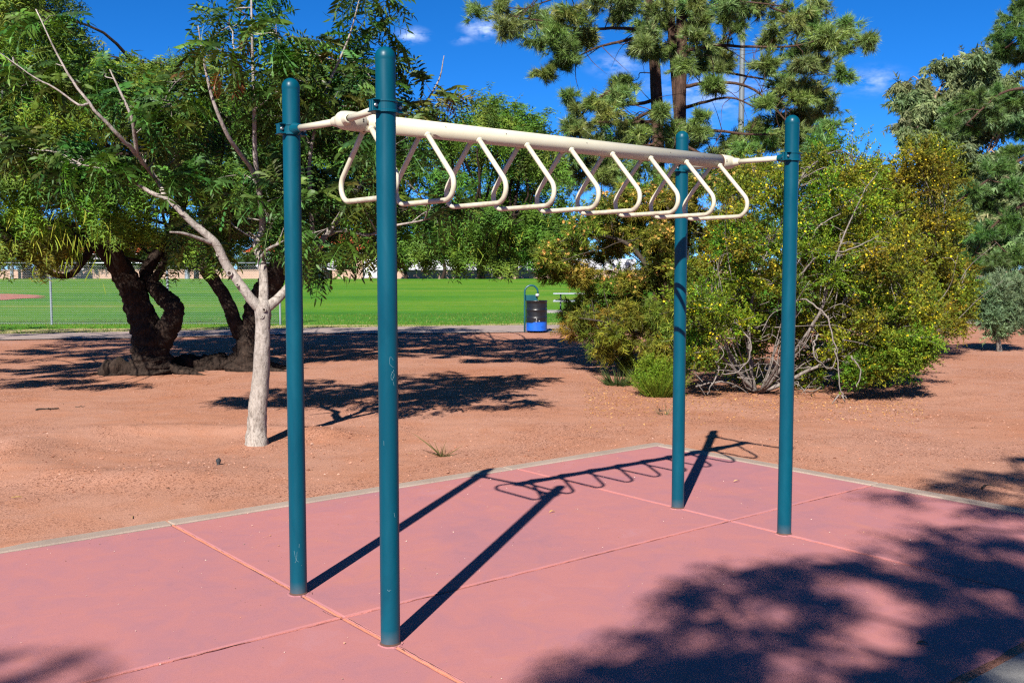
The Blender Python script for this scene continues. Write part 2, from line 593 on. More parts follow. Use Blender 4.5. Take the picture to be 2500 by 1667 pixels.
M['rust'] = plain('rust_stain', (.16, .055, .02), .85, var=.4, scale=60)
M['galv'] = plain('galvanised_steel', (.42, .47, .52), .45, .55, .12, 6)
M['bark_light'] = bark_mat('pale_smooth_bark', (.20, .165, .135), (.56, .50, .44), (.70, .64, .58), 7, .5, .35)
M['bark_base'] = bark_mat('flaky_grey_bark', (.16, .125, .10), (.44, .38, .325), (.60, .53, .46), 14, .35, 1.0)
def young_bark():
    m = bark_mat('young_tree_bark', (.17, .14, .115), (.47, .415, .365), (.60, .54, .485), 7, .5, .35)
    t = m.node_tree; b = t.nodes['Principled BSDF']
    smooth_c = b.inputs['Base Color'].links[0].from_socket
    vec = scaled(t, (26, 26, 9))
    n = noise(t, 1.6, 7, .7, vec=vec, dist=.5)
    r = ramp(t, [(.32, (.13, .10, .08)), (.50, (.40, .345, .295)), (.72, (.58, .51, .445))]); t.links.new(n.outputs['Fac'], r.inputs[0])
    # ring scars across the smooth limbs
    ns = noise(t, 1.0, 3, .6, vec=scaled(t, (5, 5, 34)))
    rs_ = ramp(t, [(.60, (1, 1, 1)), (.70, (.42, .38, .35))]); t.links.new(ns.outputs['Fac'], rs_.inputs[0])
    up_ = mix(t, smooth_c, rs_.outputs[0], .8, 'MULTIPLY')
    oz = t.nodes.new('ShaderNodeSeparateXYZ'); t.links.new(t.nodes['TC'].outputs['Object'], oz.inputs[0])
    mr = t.nodes.new('ShaderNodeMapRange'); mr.inputs[1].default_value, mr.inputs[2].default_value = .45, .95
    t.links.new(oz.outputs['Z'], mr.inputs[0])
    t.links.new(mix(t, r.outputs[0], up_, mr.outputs[0]), b.inputs['Base Color'])
    bump(t, b, n.outputs['Fac'], .7, .02)
    return m


M['bark_young'] = young_bark()
M['bark_dark'] = bark_mat('dark_furrowed_bark', (.012, .008, .006), (.045, .028, .020), (.11, .070, .048), 8, .3, 1.2)
M['bark_pine'] = bark_mat('pine_bark', (.03, .017, .012), (.10, .055, .038), (.20, .115, .08), 6, .3, 1.0)
M['bark_grey'] = bark_mat('grey_twig_bark', (.12, .10, .085), (.28, .24, .21), (.44, .39, .35), 12, .4, .5)
M['twig_dark'] = bark_mat('dark_twig_bark', (.03, .022, .017), (.09, .07, .055), (.17, .14, .11), 12, .4, .5)
M['bark_euc'] = bark_mat('eucalypt_bark', (.20, .12, .08), (.42, .28, .20), (.55, .42, .33), 2, .3, .4)
M['leaf_gloss'] = leaf_mat('glossy_leaf', .5, .24, .22)
M['leaf'] = leaf_mat('soft_leaf', .6, .34, .2)
M['needle'] = leaf_mat('pine_needle', .5, .15, .35)
M['flower'] = leaf_mat('petal', .6, .35, .3)
M['litter'] = leaf_mat('dry_leaf', .9, .05, .1)

# ------------------------------------------------------------------ ground
PA = np.array([-1.137, 5.135])                     # post nearest the lone tree: origin of the pad's own grid
E1 = np.array([.7758, .6310]); E2 = np.array([.6310, -.7758])
PAD_RZ = math.atan2(.6310, .7758)
PAD_S0, PAD_S1, PAD_T0, PAD_T1 = -9.0, 4.93, -1.97, 2.77        # outer edges along the beam and across it


def st(x, y):
    dx, dy = x - PA[0], y - PA[1]
    return dx * E1[0] + dy * E1[1], dx * E2[0] + dy * E2[1]


def sstep(a, b, x):
    t = np.clip((x - a) / (b - a), 0, 1)
    return t * t * (3 - 2 * t)


def fbm(x, y, seed=0):
    g = np.random.default_rng(seed)
    z = np.zeros_like(x, dtype=float)
    for f, a in ((.35, 1.0), (.8, .55), (1.7, .3), (3.9, .16), (8.3, .09)):
        for k in range(3):
            th, ph = g.uniform(0, 6.28, 2)
            ff = f * g.uniform(.75, 1.3)
            z += a / 2 * np.sin((x * math.cos(th) + y * math.sin(th)) * ff * 2 + ph + .8 * np.sin(y * ff * .7 + ph * 2))
    return z


def height(x, y):
    x, y = np.asarray(x, float), np.asarray(y, float)
    z = 1.0 * sstep(33, 96, y)                                         # the lawn climbs gently to the houses
    near = 1 - sstep(20, 30, y)
    s, t = st(x, y)
    d = np.maximum(np.maximum(PAD_S0 - s, s - PAD_S1), np.maximum(PAD_T0 - t, t - PAD_T1))   # outside the pad: positive
    away = sstep(.05, 1.2, d)
    z = z + near * away * (.022 * fbm(x, y, 3) + .008)
    # watering basin scraped round the small tree
    r = np.hypot((x + 3.05) / 1.25, (y - 9.35) / 1.0)
    ridge = np.exp(-((r - 1.30) / .30) ** 2) * sstep(-1.6, -2.6, x - .35 * (y - 9))
    z = z + away * (ridge * (.068 + .022 * fbm(x * 3.1, y * 3.1, 9)) - .03 * np.exp(-(r / 1.0) ** 2))
    z = z + .035 * np.exp(-(((x + 2.56) ** 2 + (y - 9.78) ** 2) / .07))          # soil heaped at the young tree's foot
    z = z - .008 * (1 - sstep(0, .3, d)) * near
    z = z + np.clip(fbm(x * 2.3, y * 2.3, 17) * .5 + .25, 0, 1) * .026 * np.exp(-(d / .10) ** 2) * near      # sand drifted onto the edging
    z = np.where(d < -.10, -.13, z)
    return z


def axis(lo, hi, fine_lo, fine_hi, step, grow=1.12, top=25):
    a = list(np.arange(fine_lo, fine_hi, step))
    h = step; p = a[-1]
    while p < hi:
        h = min(h * grow, top); p += h; a.append(p)
    h = step; p = a[0]
    while p > lo:
        h = min(h * grow, top); p -= h; a.insert(0, p)
    return np.array(a)


gx = axis(-420, 420, -6.0, 6.0, .085, 1.16, 40); gy = axis(-160, 900, 3.6, 13.5, .085, 1.16, 40)
X, Y = np.meshgrid(gx, gy)
Z = height(X, Y)
nearfine = np.exp(-((Y - 9) / 7) ** 2)
gr = np.random.default_rng(11)
s_, t_ = st(X, Y)
dd = np.maximum(np.maximum(PAD_S0 - s_, s_ - PAD_S1), np.maximum(PAD_T0 - t_, t_ - PAD_T1))
Z = Z + np.where(dd > .04, gr.normal(0, .0028, Z.shape) * nearfine, 0)
nx, ny = len(gx), len(gy)
ii = (np.arange(ny - 1)[:, None] * nx + np.arange(nx - 1)[None, :])
mb = MB().add(np.stack([X, Y, Z], -1).reshape(-1, 3), np.stack([ii, ii + 1, ii + nx + 1, ii + nx], -1).reshape(-1, 4))
tag(mb.build('ground', M['dirt'], smooth=True), kind='structure')


def sheet(name, near_fn, far_fn, x0, x1, nxs, nys, lift, mat, kind='structure', power=1.0, wob=0.0, seed=5):
    """a sheet that follows the ground between two lines across the view"""
    xs = np.linspace(x0, x1, nxs)
    g = np.random.default_rng(seed)
    f = np.linspace(0, 1, nys) ** power
    a, b = near_fn(xs), far_fn(xs)
    if wob:
        a = a + g.normal(0, wob, nxs); b = b + g.normal(0, wob, nxs)
    yy = a[None, :] + (b - a)[None, :] * f[:, None]
    xx = np.repeat(xs[None, :], nys, 0)
    zz = height(xx, yy) + lift
    i = (np.arange(nys - 1)[:, None] * nxs + np.arange(nxs - 1)[None, :])
    o = MB().add(np.stack([xx, yy, zz], -1).reshape(-1, 3), np.stack([i, i + 1, i + nxs + 1, i + nxs], -1).reshape(-1, 4)).build(name, mat, smooth=True)
    return tag(o, kind=kind)


def curve_fn(pts):
    p = np.array(pts, float)
    return lambda x: np.interp(x, p[:, 0], p[:, 1])


walk_near = curve_fn([(-60, 14), (-20, 21.6), (-12.5, 24.2), (-6.8, 26.3), (.3, 27.6), (6, 28.2), (14, 31), (30, 40), (60, 62)])
walk_far = curve_fn([(-60, 16.2), (-20, 23.9), (-13.6, 26.6), (-7.5, 29.3), (.3, 31.2), (6, 31.6), (14, 34), (30, 43), (60, 65)])
sheet('lawn', lambda x: walk_far(x) + .02, lambda x: np.full_like(x, 101.0), -160, 160, 320, 120, .012, M['lawn'], power=1.5, wob=.05)
sheet('verge', lambda x: walk_far(x) + .01, lambda x: walk_far(x) + 1.1 + .5 * np.sin(x * .8) + .9 * sstep(-4, -12, x), -40, 40, 260, 5, .018, M['verge'], wob=.12, seed=8)
sheet('path', walk_near, walk_far, -60, 60, 240, 6, .022, M['path'])
# worn clay of the ball field on the far left
th = np.linspace(0, 2 * math.pi, 40, endpoint=False)
g0 = np.random.default_rng(3)
ex, ey = -33.2 + 7.2 * np.cos(th) * (1 + g0.normal(0, .03, 40)), 54 + 5.2 * np.sin(th) * (1 + g0.normal(0, .03, 40))
mb = MB(); vv = np.stack([ex, ey, height(ex, ey) + .03], -1)
vv = np.vstack([vv, [[-33.2, 54, height(-33.2, 54) + .03]]])
mb.add(vv, None, [[i, (i + 1) % 40, 40] for i in range(40)])
tag(mb.build('infield', M['infield']), kind='structure')

# ------------------------------------------------------------------ pink concrete pad (own grid: x along the beam, y across, towards -t)
pad = MB()
box(pad, ((PAD_S0 + PAD_S1) / 2, -(PAD_T0 + PAD_T1) / 2, -.075), (PAD_S1 - PAD_S0 - .01, PAD_T1 - PAD_T0 - .01, .118))
pado = pad.build('pavement', M['joint'])
pado.location = (PA[0], PA[1], 0); pado.rotation_euler = (0, 0, PAD_RZ)
tag(pado, kind='structure')
KW = .135                                           # grey edging
J = .006                                            # half of a joint
ss = [PAD_S0 + .01, -6.1, -3.05, 0.0, 3.016, PAD_S1 - KW]
tt = [PAD_T0 + KW, .47, PAD_T1 - .02]


def slab(s0, s1, t0, t1, seed):
    """one pour of concrete: crowned edges that wander a little"""
    g = np.random.default_rng(seed)
    mb = MB()
    b = .014
    na, nb = 28, 22
    a = np.concatenate([[0, b / (s1 - s0)], np.linspace(0, 1, na)[1:-1], [1 - b / (s1 - s0), 1]])
    c = np.concatenate([[0, b / (t1 - t0)], np.linspace(0, 1, nb)[1:-1], [1 - b / (t1 - t0), 1]])
    A, C = np.meshgrid(a, c)
    xs = s0 + A * (s1 - s0); ts = t0 + C * (t1 - t0)
    z = np.zeros_like(xs)
    z[0, :] = z[-1, :] = -.006; z[:, 0] = z[:, -1] = -.006
    z += .0012 * np.sin(xs * 2.1 + seed) * np.sin(ts * 1.7 + seed)
    w1 = g.normal(0, .0016, xs.shape)
    xs[:, 0] += w1[:, 0]; xs[:, -1] += w1[:, -1]; ts[0] += w1[0]; ts[-1] += w1[-1]
    n_a, n_c = len(a), len(c)
    i = np.arange(n_c - 1)[:, None] * n_a + np.arange(n_a - 1)[None, :]
    mb.add(np.stack([xs, -ts, z], -1).reshape(-1, 3), np.stack([i, i + n_a, i + n_a + 1, i + 1], -1).reshape(-1, 4))
    # skirts down into the joint
    ring = np.concatenate([np.arange(n_a), np.arange(1, n_c) * n_a + n_a - 1, (n_c - 1) * n_a + np.arange(n_a - 2, -1, -1), np.arange(n_c - 2, 0, -1) * n_a])
    top = mb.v[0][ring]; bot = top - [0, 0, .045]
    k = len(ring)
    jj = np.arange(k)
    mb.add(np.vstack([top, bot]), np.stack([jj, (jj + 1) % k, k + (jj + 1) % k, k + jj], -1))
    return mb.build('slab', M['slab'], pado)


sd = 1
for i in range(len(ss) - 1):
    for j in range(len(tt) - 1):
        if i == 0 and j == 1:
            pass
        s0, s1 = ss[i] + (J if i else 0), ss[i + 1] - (J if i < len(ss) - 2 else .002)
        t0, t1 = tt[j] + (J if j else .002), tt[j + 1] - (J if j < len(tt) - 2 else 0)
        slab(s0, s1, t0, t1, sd); sd += 1


def bead(p0, p1, seed, r=.0078, mat='joint', z=-.006):
    """sealant squeezed up along a joint"""
    g = np.random.default_rng(seed)
    n = int(np.linalg.norm(np.subtract(p1, p0)) / .05) + 2
    t = np.linspace(0, 1, n)[:, None]
    p = np.asarray(p0) * (1 - t) + np.asarray(p1) * t
    p = np.column_stack([p, np.full(n, z)]) + g.normal(0, .0012, (n, 3))
    m2 = MB()
    tube(m2, p, r + g.normal(0, .0012, n), 6)
    m2.build('joint_sealant', M[mat], pado)


bead((0, -(PAD_T0 + KW)), (0, -.455), 1); bead((0, -.485), (0, -(PAD_T1 - .02)), 2)
for s, a, b in ((3.016, PAD_T0 + KW, .455), (3.016, .485, PAD_T1 - .02)):
    bead((s, -a), (s, -b), int(s * 7 + b), .0066, 'joint_pink', -.0062)
bead((-6, -.47), (-.015, -.47), 31, .0068, 'joint_pink', -.0062); bead((.015, -.47), (3.0, -.47), 32, .0066, 'joint_pink', -.0062); bead((3.03, -.47), (PAD_S1 - KW, -.47), 33, .0066, 'joint_pink', -.0062)


def crack(pts, wid, seed):
    """open hairline crack beside a joint: a thin dark wedge standing 1.5 mm proud of the sealant"""
    g = np.random.default_rng(seed)
    p = smooth_path(pts, 14)
    p = p + g.normal(0, .0022, p.shape)
    tg = np.gradient(p, axis=0); tg /= np.linalg.norm(tg, axis=1)[:, None] + 1e-9
    nn = np.stack([-tg[:, 1], tg[:, 0]], 1)
    ww = np.abs(wid * (.55 + .6 * np.sin(np.arange(len(p)) * .35 + seed)) + g.normal(0, wid * .3, len(p)))[:, None] + .0004
    z = np.full((len(p), 1), .0021)
    v = np.vstack([np.hstack([p + nn * ww, z]), np.hstack([p - nn * ww, z])])
    k = len(p); i = np.arange(k - 1)
    MB().add(v, np.stack([i, k + i, k + i + 1, i + 1], -1)).build('crack', M['crack'], pado)


crack([(.012, -.50), (.014, -.9), (.010, -1.5), (.013, -2.2)], 0.0013, 1)
crack([(-.012, -.02), (-.011, .3), (-.013, .8)], 0.0009, 2)
crack([(-.03, -.482), (-.7, -.481), (-1.2, -.484), (-2.1, -.48)], 0.0015, 3)
crack([(.1, -.482), (.8, -.480), (1.7, -.483), (2.7, -.481), (3.4, -.483), (4.6, -.48)], 0.0012, 4)
crack([(-.012, -.47), (-.03, -.40), (-.035, -.33)], 0.0012, 5)
crack([(0.035, .005), (.06, -.03), (.05, -.06)], 0.001, 6)
crack([(-.02, -.05), (-.012, -.075), (-.022, -.10)], 0.0012, 7)
crack([(-.01, -.965), (.004, -1.0), (.0, -1.04)], 0.0014, 8)


def kerb_piece(s0, s1, t0, t1):
    m2 = MB()
    box(m2, ((s0 + s1) / 2, -(t0 + t1) / 2, -.04), (s1 - s0, t1 - t0, .092), bev=.008)
    m2.build('kerb', M['kerb'], pado)


for a, b in ((-9, -6), (-6, -3), (-3, 0), (0, 2.95), (2.95, PAD_S1 - .002)):
    kerb_piece(a + .003, b - .003, PAD_T0, PAD_T0 + KW - .004)
for a, b in ((PAD_T0 + KW, .47), (.47, PAD_T1)):
    kerb_piece(PAD_S1 - KW + .004, PAD_S1, a + .003, b - .003)
# grey walk that passes the near side of the pad
mw = MB()
box(mw, (1.0, -(PAD_T1 + .75 + .022), -.05), (16, 1.5, .106), bev=.01)
wo = mw.build('footway', M['walk'])
wo.location = (PA[0], PA[1], 0); wo.rotation_euler = (0, 0, PAD_RZ)
tag(wo, kind='structure')

# ------------------------------------------------------------------ loop-rung horizontal ladder
bars = empty('monkey_bars', (PA[0], PA[1], 0), PAD_RZ)
tag(bars, 'teal four-post horizontal ladder with cream beam and looped rungs on pink pad', 'monkey bars')
PR_, PH, ZB, TM, LEN = .0447, 2.70, 2.437, .457, 3.016
post_xy = {'A': (0, 0), 'B': (0, -.914), 'C': (LEN, 0), 'D': (LEN, -.914)}
for k, (x, y) in post_xy.items():
    m2 = MB(); lathe(m2, [(PR_, -.05), (PR_, 1.2), (PR_, PH - .052)], (x, y, 0), sides=40)
    po = m2.build('post', M['teal'], bars, smooth=True)
    m2 = MB()
    prof = [(PR_ - .002, PH - .075), (PR_ + .0012, PH - .054), (PR_ + .0015, PH - .048)] + [((PR_ + .0012) * math.cos(a), PH - .046 + .046 * math.sin(a)) for a in np.linspace(0.02, math.pi / 2, 10)]
    lathe(m2, prof, (x, y, 0), sides=40)
    m2.build('cap', M['teal'], po, smooth=True)
    # broken grout where the post goes into the slab
    g = np.random.default_rng(ord(k))
    n = 30; th = np.linspace(0, 2 * math.pi, n, endpoint=False)
    ro = PR_ + .006 + g.uniform(0, .010, n); ri = PR_ + .0004
    v = np.vstack([np.column_stack([x + ri * np.cos(th), y + ri * np.sin(th), np.full(n, .004)]), np.column_stack([x + ro * np.cos(th), y + ro * np.sin(th), .0045 + g.uniform(-.002, .002, n)]),
                   np.column_stack([x + (ro + .004) * np.cos(th), y + (ro + .004) * np.sin(th), np.full(n, -.006)])])
    i = np.arange(n); j = (i + 1) % n
    m2 = MB().add(v, np.vstack([np.stack([i, n + i, n + j, j], -1), np.stack([n + i, 2 * n + i, 2 * n + j, n + j], -1)]))
    m2.build('grout_ring', M['slab'], po)
    m2 = MB(); lathe(m2, [(PR_ + .0002, .012), (PR_ + .0035, .0065), (PR_ + .0045, .0045)], (x, y, 0), sides=22)
    m2.build('gap', M['crack'], po)
    # split clamp: ring, top and bottom lips, two ears with bolts, neck towards the beam
    inw = -1 if y == 0 else 1
    m2 = MB()
    H = .027
    lathe(m2, [(PR_ + .0008, -H), (PR_ + .011, -H), (PR_ + .011, -H + .008), (PR_ + .007, -H + .012), (PR_ + .007, H - .012), (PR_ + .011, H - .008), (PR_ + .011, H), (PR_ + .0008, H)], (x, y, ZB), sides=40)
    for sgn in (-1, 1):
        for half in (-1, 1):
            box(m2, (x + sgn * (PR_ + .018), y + half * .0095, ZB), (.030, .014, 2 * H - .004), bev=.003)
        # lips of the ears
        for zz in (-1, 1):
            box(m2, (x + sgn * (PR_ + .015), y, ZB + zz * (H - .0035)), (.034, .064, .0068), bev=.0025)
    nk = [(x, y + inw * (PR_ - .004), ZB), (x, y + inw * (PR_ + .022), ZB), (x, y + inw * (PR_ + .05), ZB), (x, y + inw * (PR_ + .056), ZB)]
    tube(m2, nk, [.034, .027, .0215, .0205], 20)
    cl_ = m2.build('clamp', M['teal'], bars, smooth=False)
    for sgn in (-1, 1):
        for half in (-1, 1):
            m3 = MB()
            lathe(m3, [(.0, .0), (.0075, .0), (.0085, .0015), (.0085, .005), (.006, .0075), (.0035, .0075), (.003, .005), (0, .005)], (x + sgn * (PR_ + .0175), y + half * .0162, ZB), (0, half, 0), 14)
            m3.build('bolt', M['steel'], cl_, smooth=False)
    # arm from the clamp to the casting at the beam's end
    ym = -TM
    xin = .055 if x == 0 else -.055
    m2 = MB()
    y0 = y + inw * (PR_ + .050)
    y1 = ym - inw * .04
    tube(m2, [(x, y0, ZB), (x + xin * .45, (y0 + y1) / 2, ZB), (x + xin * .8, y1, ZB)], .0167, 20)
    m2.build('cross_arm', M['cream'], bars, smooth=True)
for end, (xc, d) in enumerate(((.055, 1), (LEN - .055, -1))):
    m2 = MB()
    rb = .0455
    prof = [(.0, -.052), (.012, -.051), (.024, -.046), (.035, -.036), (.0425, -.022), (rb, -.004), (rb + .0012, .03), (rb + .0012, .095), (rb - .003, .099)]
    lathe(m2, prof, (xc, -TM, ZB), (d, 0, 0), 32)
    for sgn in (-1, 1):
        lathe(m2, [(.030, .02), (.0285, .04), (.026, .058), (.0235, .072), (.0225, .076), (.0165, .077)], (xc - d * .006, -TM, ZB), (-.19 * d, sgn, 0), 24)
    co = m2.build('end_casting', M['cream'], bars, smooth=True)
    for sgn, a in ((-1, .062), (1, .062), (-1, -.03)):
        m3 = MB(); lathe(m3, [(0, .0012), (.0042, .0012), (.0052, -.002)], (xc + d * .075, -TM + sgn * (rb + .0012) * math.cos(.15), ZB + a * .1), (0, sgn, .1), 10)
        m3.build('set_screw', M['hole'], co)
    m3 = MB(); lathe(m3, [(rb + .0022, .0975), (rb + .0022, .0995), (rb - .002, .0995)], (xc, -TM, ZB), (d, 0, 0), 32)
    m3.build('seam', M['rust'], co)
m2 = MB(); tube(m2, [(.10, -TM, ZB), (LEN / 2, -TM, ZB), (LEN - .10, -TM, ZB)], .0445, 40)
beam = m2.build('beam', M['cream'], bars, smooth=True)
for x in (.62, 1.02, 1.62, 2.34, 2.66):
    m3 = MB(); a = .35; lathe(m3, [(0, .001), (.0032, .001), (.0042, -.002)], (x, -TM - .0445 * math.cos(a), ZB + .0445 * math.sin(a)), (0, -math.cos(a), math.sin(a)), 8)
    m3.build('drill_hole', M['hole'], beam)
m3 = MB()
for dz in (0,):
    a = -.12
    lathe(m3, [(0, .0012), (.006, .0012), (.0085, .0004), (.009, -.003)], (.205, -TM - .0445 * math.cos(a), ZB + .0445 * math.sin(a)), (0, -math.cos(a), math.sin(a)), 9)
m3.build('rust_spot', M['rust'], beam)


def loop_path():
    """half of a rung in the plane across the beam: (y, z) from the beam down and out, round the bend, to the middle of the grip"""
    W2, ZL, r = .264, -.372, .076
    p0 = np.array([.030, -.024])
    c = np.array([W2 - r, ZL + r])                     # centre of the bend
    d = c - p0; L = np.linalg.norm(d)
    th = math.atan2(d[1], d[0]) + math.asin(r / L)     # tangent leaving the beam on the outer side
    a0 = th + math.pi / 2
    if a0 > math.pi: a0 -= 2 * math.pi
    arc = [c + r * np.array([math.cos(t), math.sin(t)]) for t in np.linspace(a0, -math.pi / 2, 16)]
    return np.array([p0, p0 * .5 + arc[0] * .5] + arc + [[0.0, ZL]])


half = loop_path()
full = np.vstack([half, (half * [-1, 1])[::-1][1:]])
rung_mesh = None
for k in range(9):
    x = .178 + k * .3308
    if rung_mesh is None:
        m2 = MB(); tube(m2, np.column_stack([np.zeros(len(full)), full[:, 0], full[:, 1]]), .0133, 16)
        rung = m2.build('rung', M['cream_worn'], bars, smooth=True)
        rung_mesh = rung.data
        m3 = MB()
        d = full[1] - full[0]; d /= np.linalg.norm(d)
        p = full[0] + d * .016
        lathe(m3, [(.0125, .006), (.0165, .004), (.0185, .0), (.0175, -.006)], (0, p[0], p[1]), (0, d[0], d[1]), 16)
        wm = m3.mesh('weld_collar', M['cream'], True)
        m3 = MB(); lathe(m3, [(.0125, .006), (.0165, .004), (.0185, .0), (.0175, -.006)], (0, -p[0], p[1]), (0, -d[0], d[1]), 16)
        wm2 = m3.mesh('weld_collar', M['cream'], True)
    else:
        rung = bpy.data.objects.new('rung', rung_mesh); COL.objects.link(rung); rung.parent = bars
    rung.location = (x, -TM, ZB)
    for w_ in (wm, wm2):
        o = bpy.data.objects.new('weld_collar', w_); COL.objects.link(o); o.parent = rung


def scratch(parent, x, y, strokes, width=.0005):
    """pale scratches on a post: angle round the post (radians, 0 = along +x of the pad grid) and height"""
    for poly in strokes:
        m3 = MB()
        p = smooth_path(poly, 5)
        r = PR_ + .0007
        c = np.column_stack([x + r * np.cos(p[:, 0]), y + r * np.sin(p[:, 0]), p[:, 1]])
        tube(m3, c, width, 4, caps=False)
        m3.build('scratch', M['scratch'], parent)


M['scratch'] = plain('scratched_paint', (.20, .36, .40), .7)
posts = [o for o in bars.children if o.name.startswith('post')]
# direction from each post to the viewer, in the pad's own axes
def face(ang_off, k):
    x, y = post_xy[k]
    wx, wy = PA + E1 * x + E2 * (-y)
    return math.atan2(-wy, -wx) - PAD_RZ + ang_off
fa, fb = face(0, 'A'), face(0, 'B')
scratch(posts[0], *post_xy['A'], [[(fa - .45, .245), (fa - .25, .20), (fa + .05, .185)], [(fa - .1, .24), (fa - .18, .20), (fa - .38, .178)], [(fa + .3, .17), (fa + .42, .162)], [(fa + .15, .28), (fa + .12, .26)]])
scratch(posts[1], *post_xy['B'], [[(fb + .55, 1.315), (fb + .25, 1.33), (fb + .15, 1.30), (fb + .45, 1.285), (fb + .6, 1.28)],
                                  [(fb + .35, 1.262), (fb + .65, 1.25), (fb + .4, 1.225), (fb + .3, 1.245), (fb + .6, 1.27)], [(fb + .5, 1.22), (fb + .62, 1.20)],
                                  [(fb - .3, .27), (fb - .1, .262), (fb + .05, .268)], [(fb + .5, .62), (fb + .6, .60)], [(fb - .5, .95), (fb - .48, .93)]])

# ------------------------------------------------------------------ vegetation
ALB = .72                                          # leaf colours below are as they show in the picture; this brings them to real reflectances
def unit(a):
    return a / (np.linalg.norm(a, axis=-1, keepdims=True) + 1e-9)


def rhomb(base, d, n, L, W, bend=0.0, sick=0.0):
    """leaflet of four points: base, two sides, tip; n is the face normal"""
    side = np.cross(n, d)
    m = base + d * L * .45 + n * bend * .35
    return np.array([base, m + side * W / 2, base + d * L + n * bend + side * sick, m - side * W / 2])


def tri(base, d, n, L, W):
    side = np.cross(n, d)
    return np.array([base + side * W / 2, base - side * W / 2, base + d * L])


def sickle(base, d, n, L, W, bend=0.0, sick=0.0):
    """leaflet of six points with a curved, tapering blade"""
    side = np.cross(n, d)
    a = base + d * L * .28 + side * sick * .15 + n * bend * .1
    b = base + d * L * .68 + side * sick * .5 + n * bend * .5
    t = base + d * L + side * sick * 1.25 + n * bend * 1.25
    return np.array([base, a + side * W / 2, a - side * W / 2, b + side * W * .38, b - side * W * .38, t])


def t_pinnate(g):
    """compound leaf with drooping sickle leaflets on an arching stalk"""
    v, q, t, c = [], [], [], []
    L = .21
    n = g.integers(5, 7)
    def stalk(s):
        return np.array([s * L, 0, -.35 * L * s * s])
    def add(base, d, nn, Lf, W, bend, sick):
        k = len(v) * 6
        v.append(sickle(base, d, nn, Lf, W, bend, sick))
        t.append([k, k + 1, k + 2]); q.append([k + 1, k + 3, k + 4, k + 2]); t.append([k + 3, k + 5, k + 4])
        c.append(np.full(6, g.uniform(.72, 1.22)))
    for i in range(n):
        s = .2 + .75 * i / (n - 1)
        for sg in (-1, 1):
            d = unit(np.array([.5 + .3 * s, sg * .85, -.15 - g.uniform(0, .45)]))
            nn = unit(np.cross(d, np.array([1, 0, 0])) * sg + np.array([0, 0, .7]))
            nn = unit(nn - d * (nn @ d))
            add(stalk(s), d, nn, g.uniform(.068, .098) * (1 - .25 * abs(s - .5)), g.uniform(.019, .025), -.026, .016 * sg * -1)
    add(stalk(1), unit(np.array([1, 0, -.6])), unit(np.array([.5, 0, 1])), .075, .016, -.015, .008)
    v = np.concatenate(v); c = np.concatenate(c)
    k = len(v)
    st_ = np.array([stalk(0), stalk(.5), stalk(1)])
    v = np.vstack([v, st_ + [0, .0018, 0], st_ - [0, .0018, 0]])
    q += [[k, k + 1, k + 4, k + 3], [k + 1, k + 2, k + 5, k + 4]]
    c = np.concatenate([c, np.full(6, .9)])
    return v, np.array(q), np.array(t), c


def t_feather(g, n=4, L=.15, lf=.060, wd=.0155, pairs=2):
    """feathery twice-divided leaf: a pair of fronds with narrow leaflets"""
    v, q, c = [], [], []
    for p in range(pairs):
        a = (-1 if p % 2 else 1) * g.uniform(.2, .55)
        x0 = 0.02 * (p // 2)
        ax = unit(np.array([math.cos(a), math.sin(a), -g.uniform(0, .3)]))
        for i in range(n):
            s = (.15 + .85 * i / (n - 1)) * L
            b = np.array([x0, 0, 0]) + ax * s + np.array([0, 0, -1.4 * s * s])
            for sg in (-1, 1):
                side = unit(np.cross([0, 0, 1.0], ax)) * sg
                d = unit(ax * g.uniform(.5, .9) + side + np.array([0, 0, -g.uniform(0, .5)]))
                nn = unit(np.array([g.normal(0, .4), g.normal(0, .4), 1])); nn = unit(nn - d * (nn @ d))
                v.append(tri(b, d, nn, lf * g.uniform(.75, 1.15), wd)); c.append(np.full(3, g.uniform(.75, 1.25)))
    v = np.concatenate(v)
    return v, np.zeros((0, 4), int), np.arange(len(v)).reshape(-1, 3), np.concatenate(c)


def t_needles(g, n=13, L=.14, W=.0092, spread=.75, back=.35):
    """tuft of needles round a shoot tip"""
    v, t, c = [], [], []
    for i in range(n):
        th = g.uniform(0, 6.283)
        sp = g.uniform(.15, spread)
        d = unit(np.array([1 - sp * .4, sp * math.cos(th), sp * math.sin(th)]))
        b = np.array([-g.uniform(0, back) * L, 0, 0])
        s = unit(np.cross(d, g.normal(0, 1, 3)))
        l = L * g.uniform(.7, 1.15)
        v += [b + s * W / 2, b - s * W / 2, b + d * l]
        t.append([3 * i, 3 * i + 1, 3 * i + 2]); c.append(np.full(3, g.uniform(.7, 1.3)))
    return np.array(v), np.zeros((0, 4), int), np.array(t), np.concatenate(c)


def t_smallleaf(g, n=9, L=.13, lf=.028, wd=.018):
    """twig with small stiff paired leaves"""
    v, c = [], []
    for i in range(n):
        s = i / (n - 1)
        b = np.array([s * L, 0, 0]) + g.normal(0, .006, 3)
        d = unit(np.array([.8, (1 if i % 2 else -1) * g.uniform(.4, 1), g.normal(.2, .6)]))
        nn = unit(g.normal(0, 1, 3)); nn = unit(nn - d * (nn @ d))
        v.append(tri(b, d, nn, lf * g.uniform(.7, 1.3), wd)); c.append(np.full(3, g.uniform(.7, 1.3)))
    v = np.concatenate(v)
    return v, np.zeros((0, 4), int), np.arange(len(v)).reshape(-1, 3), np.concatenate(c)


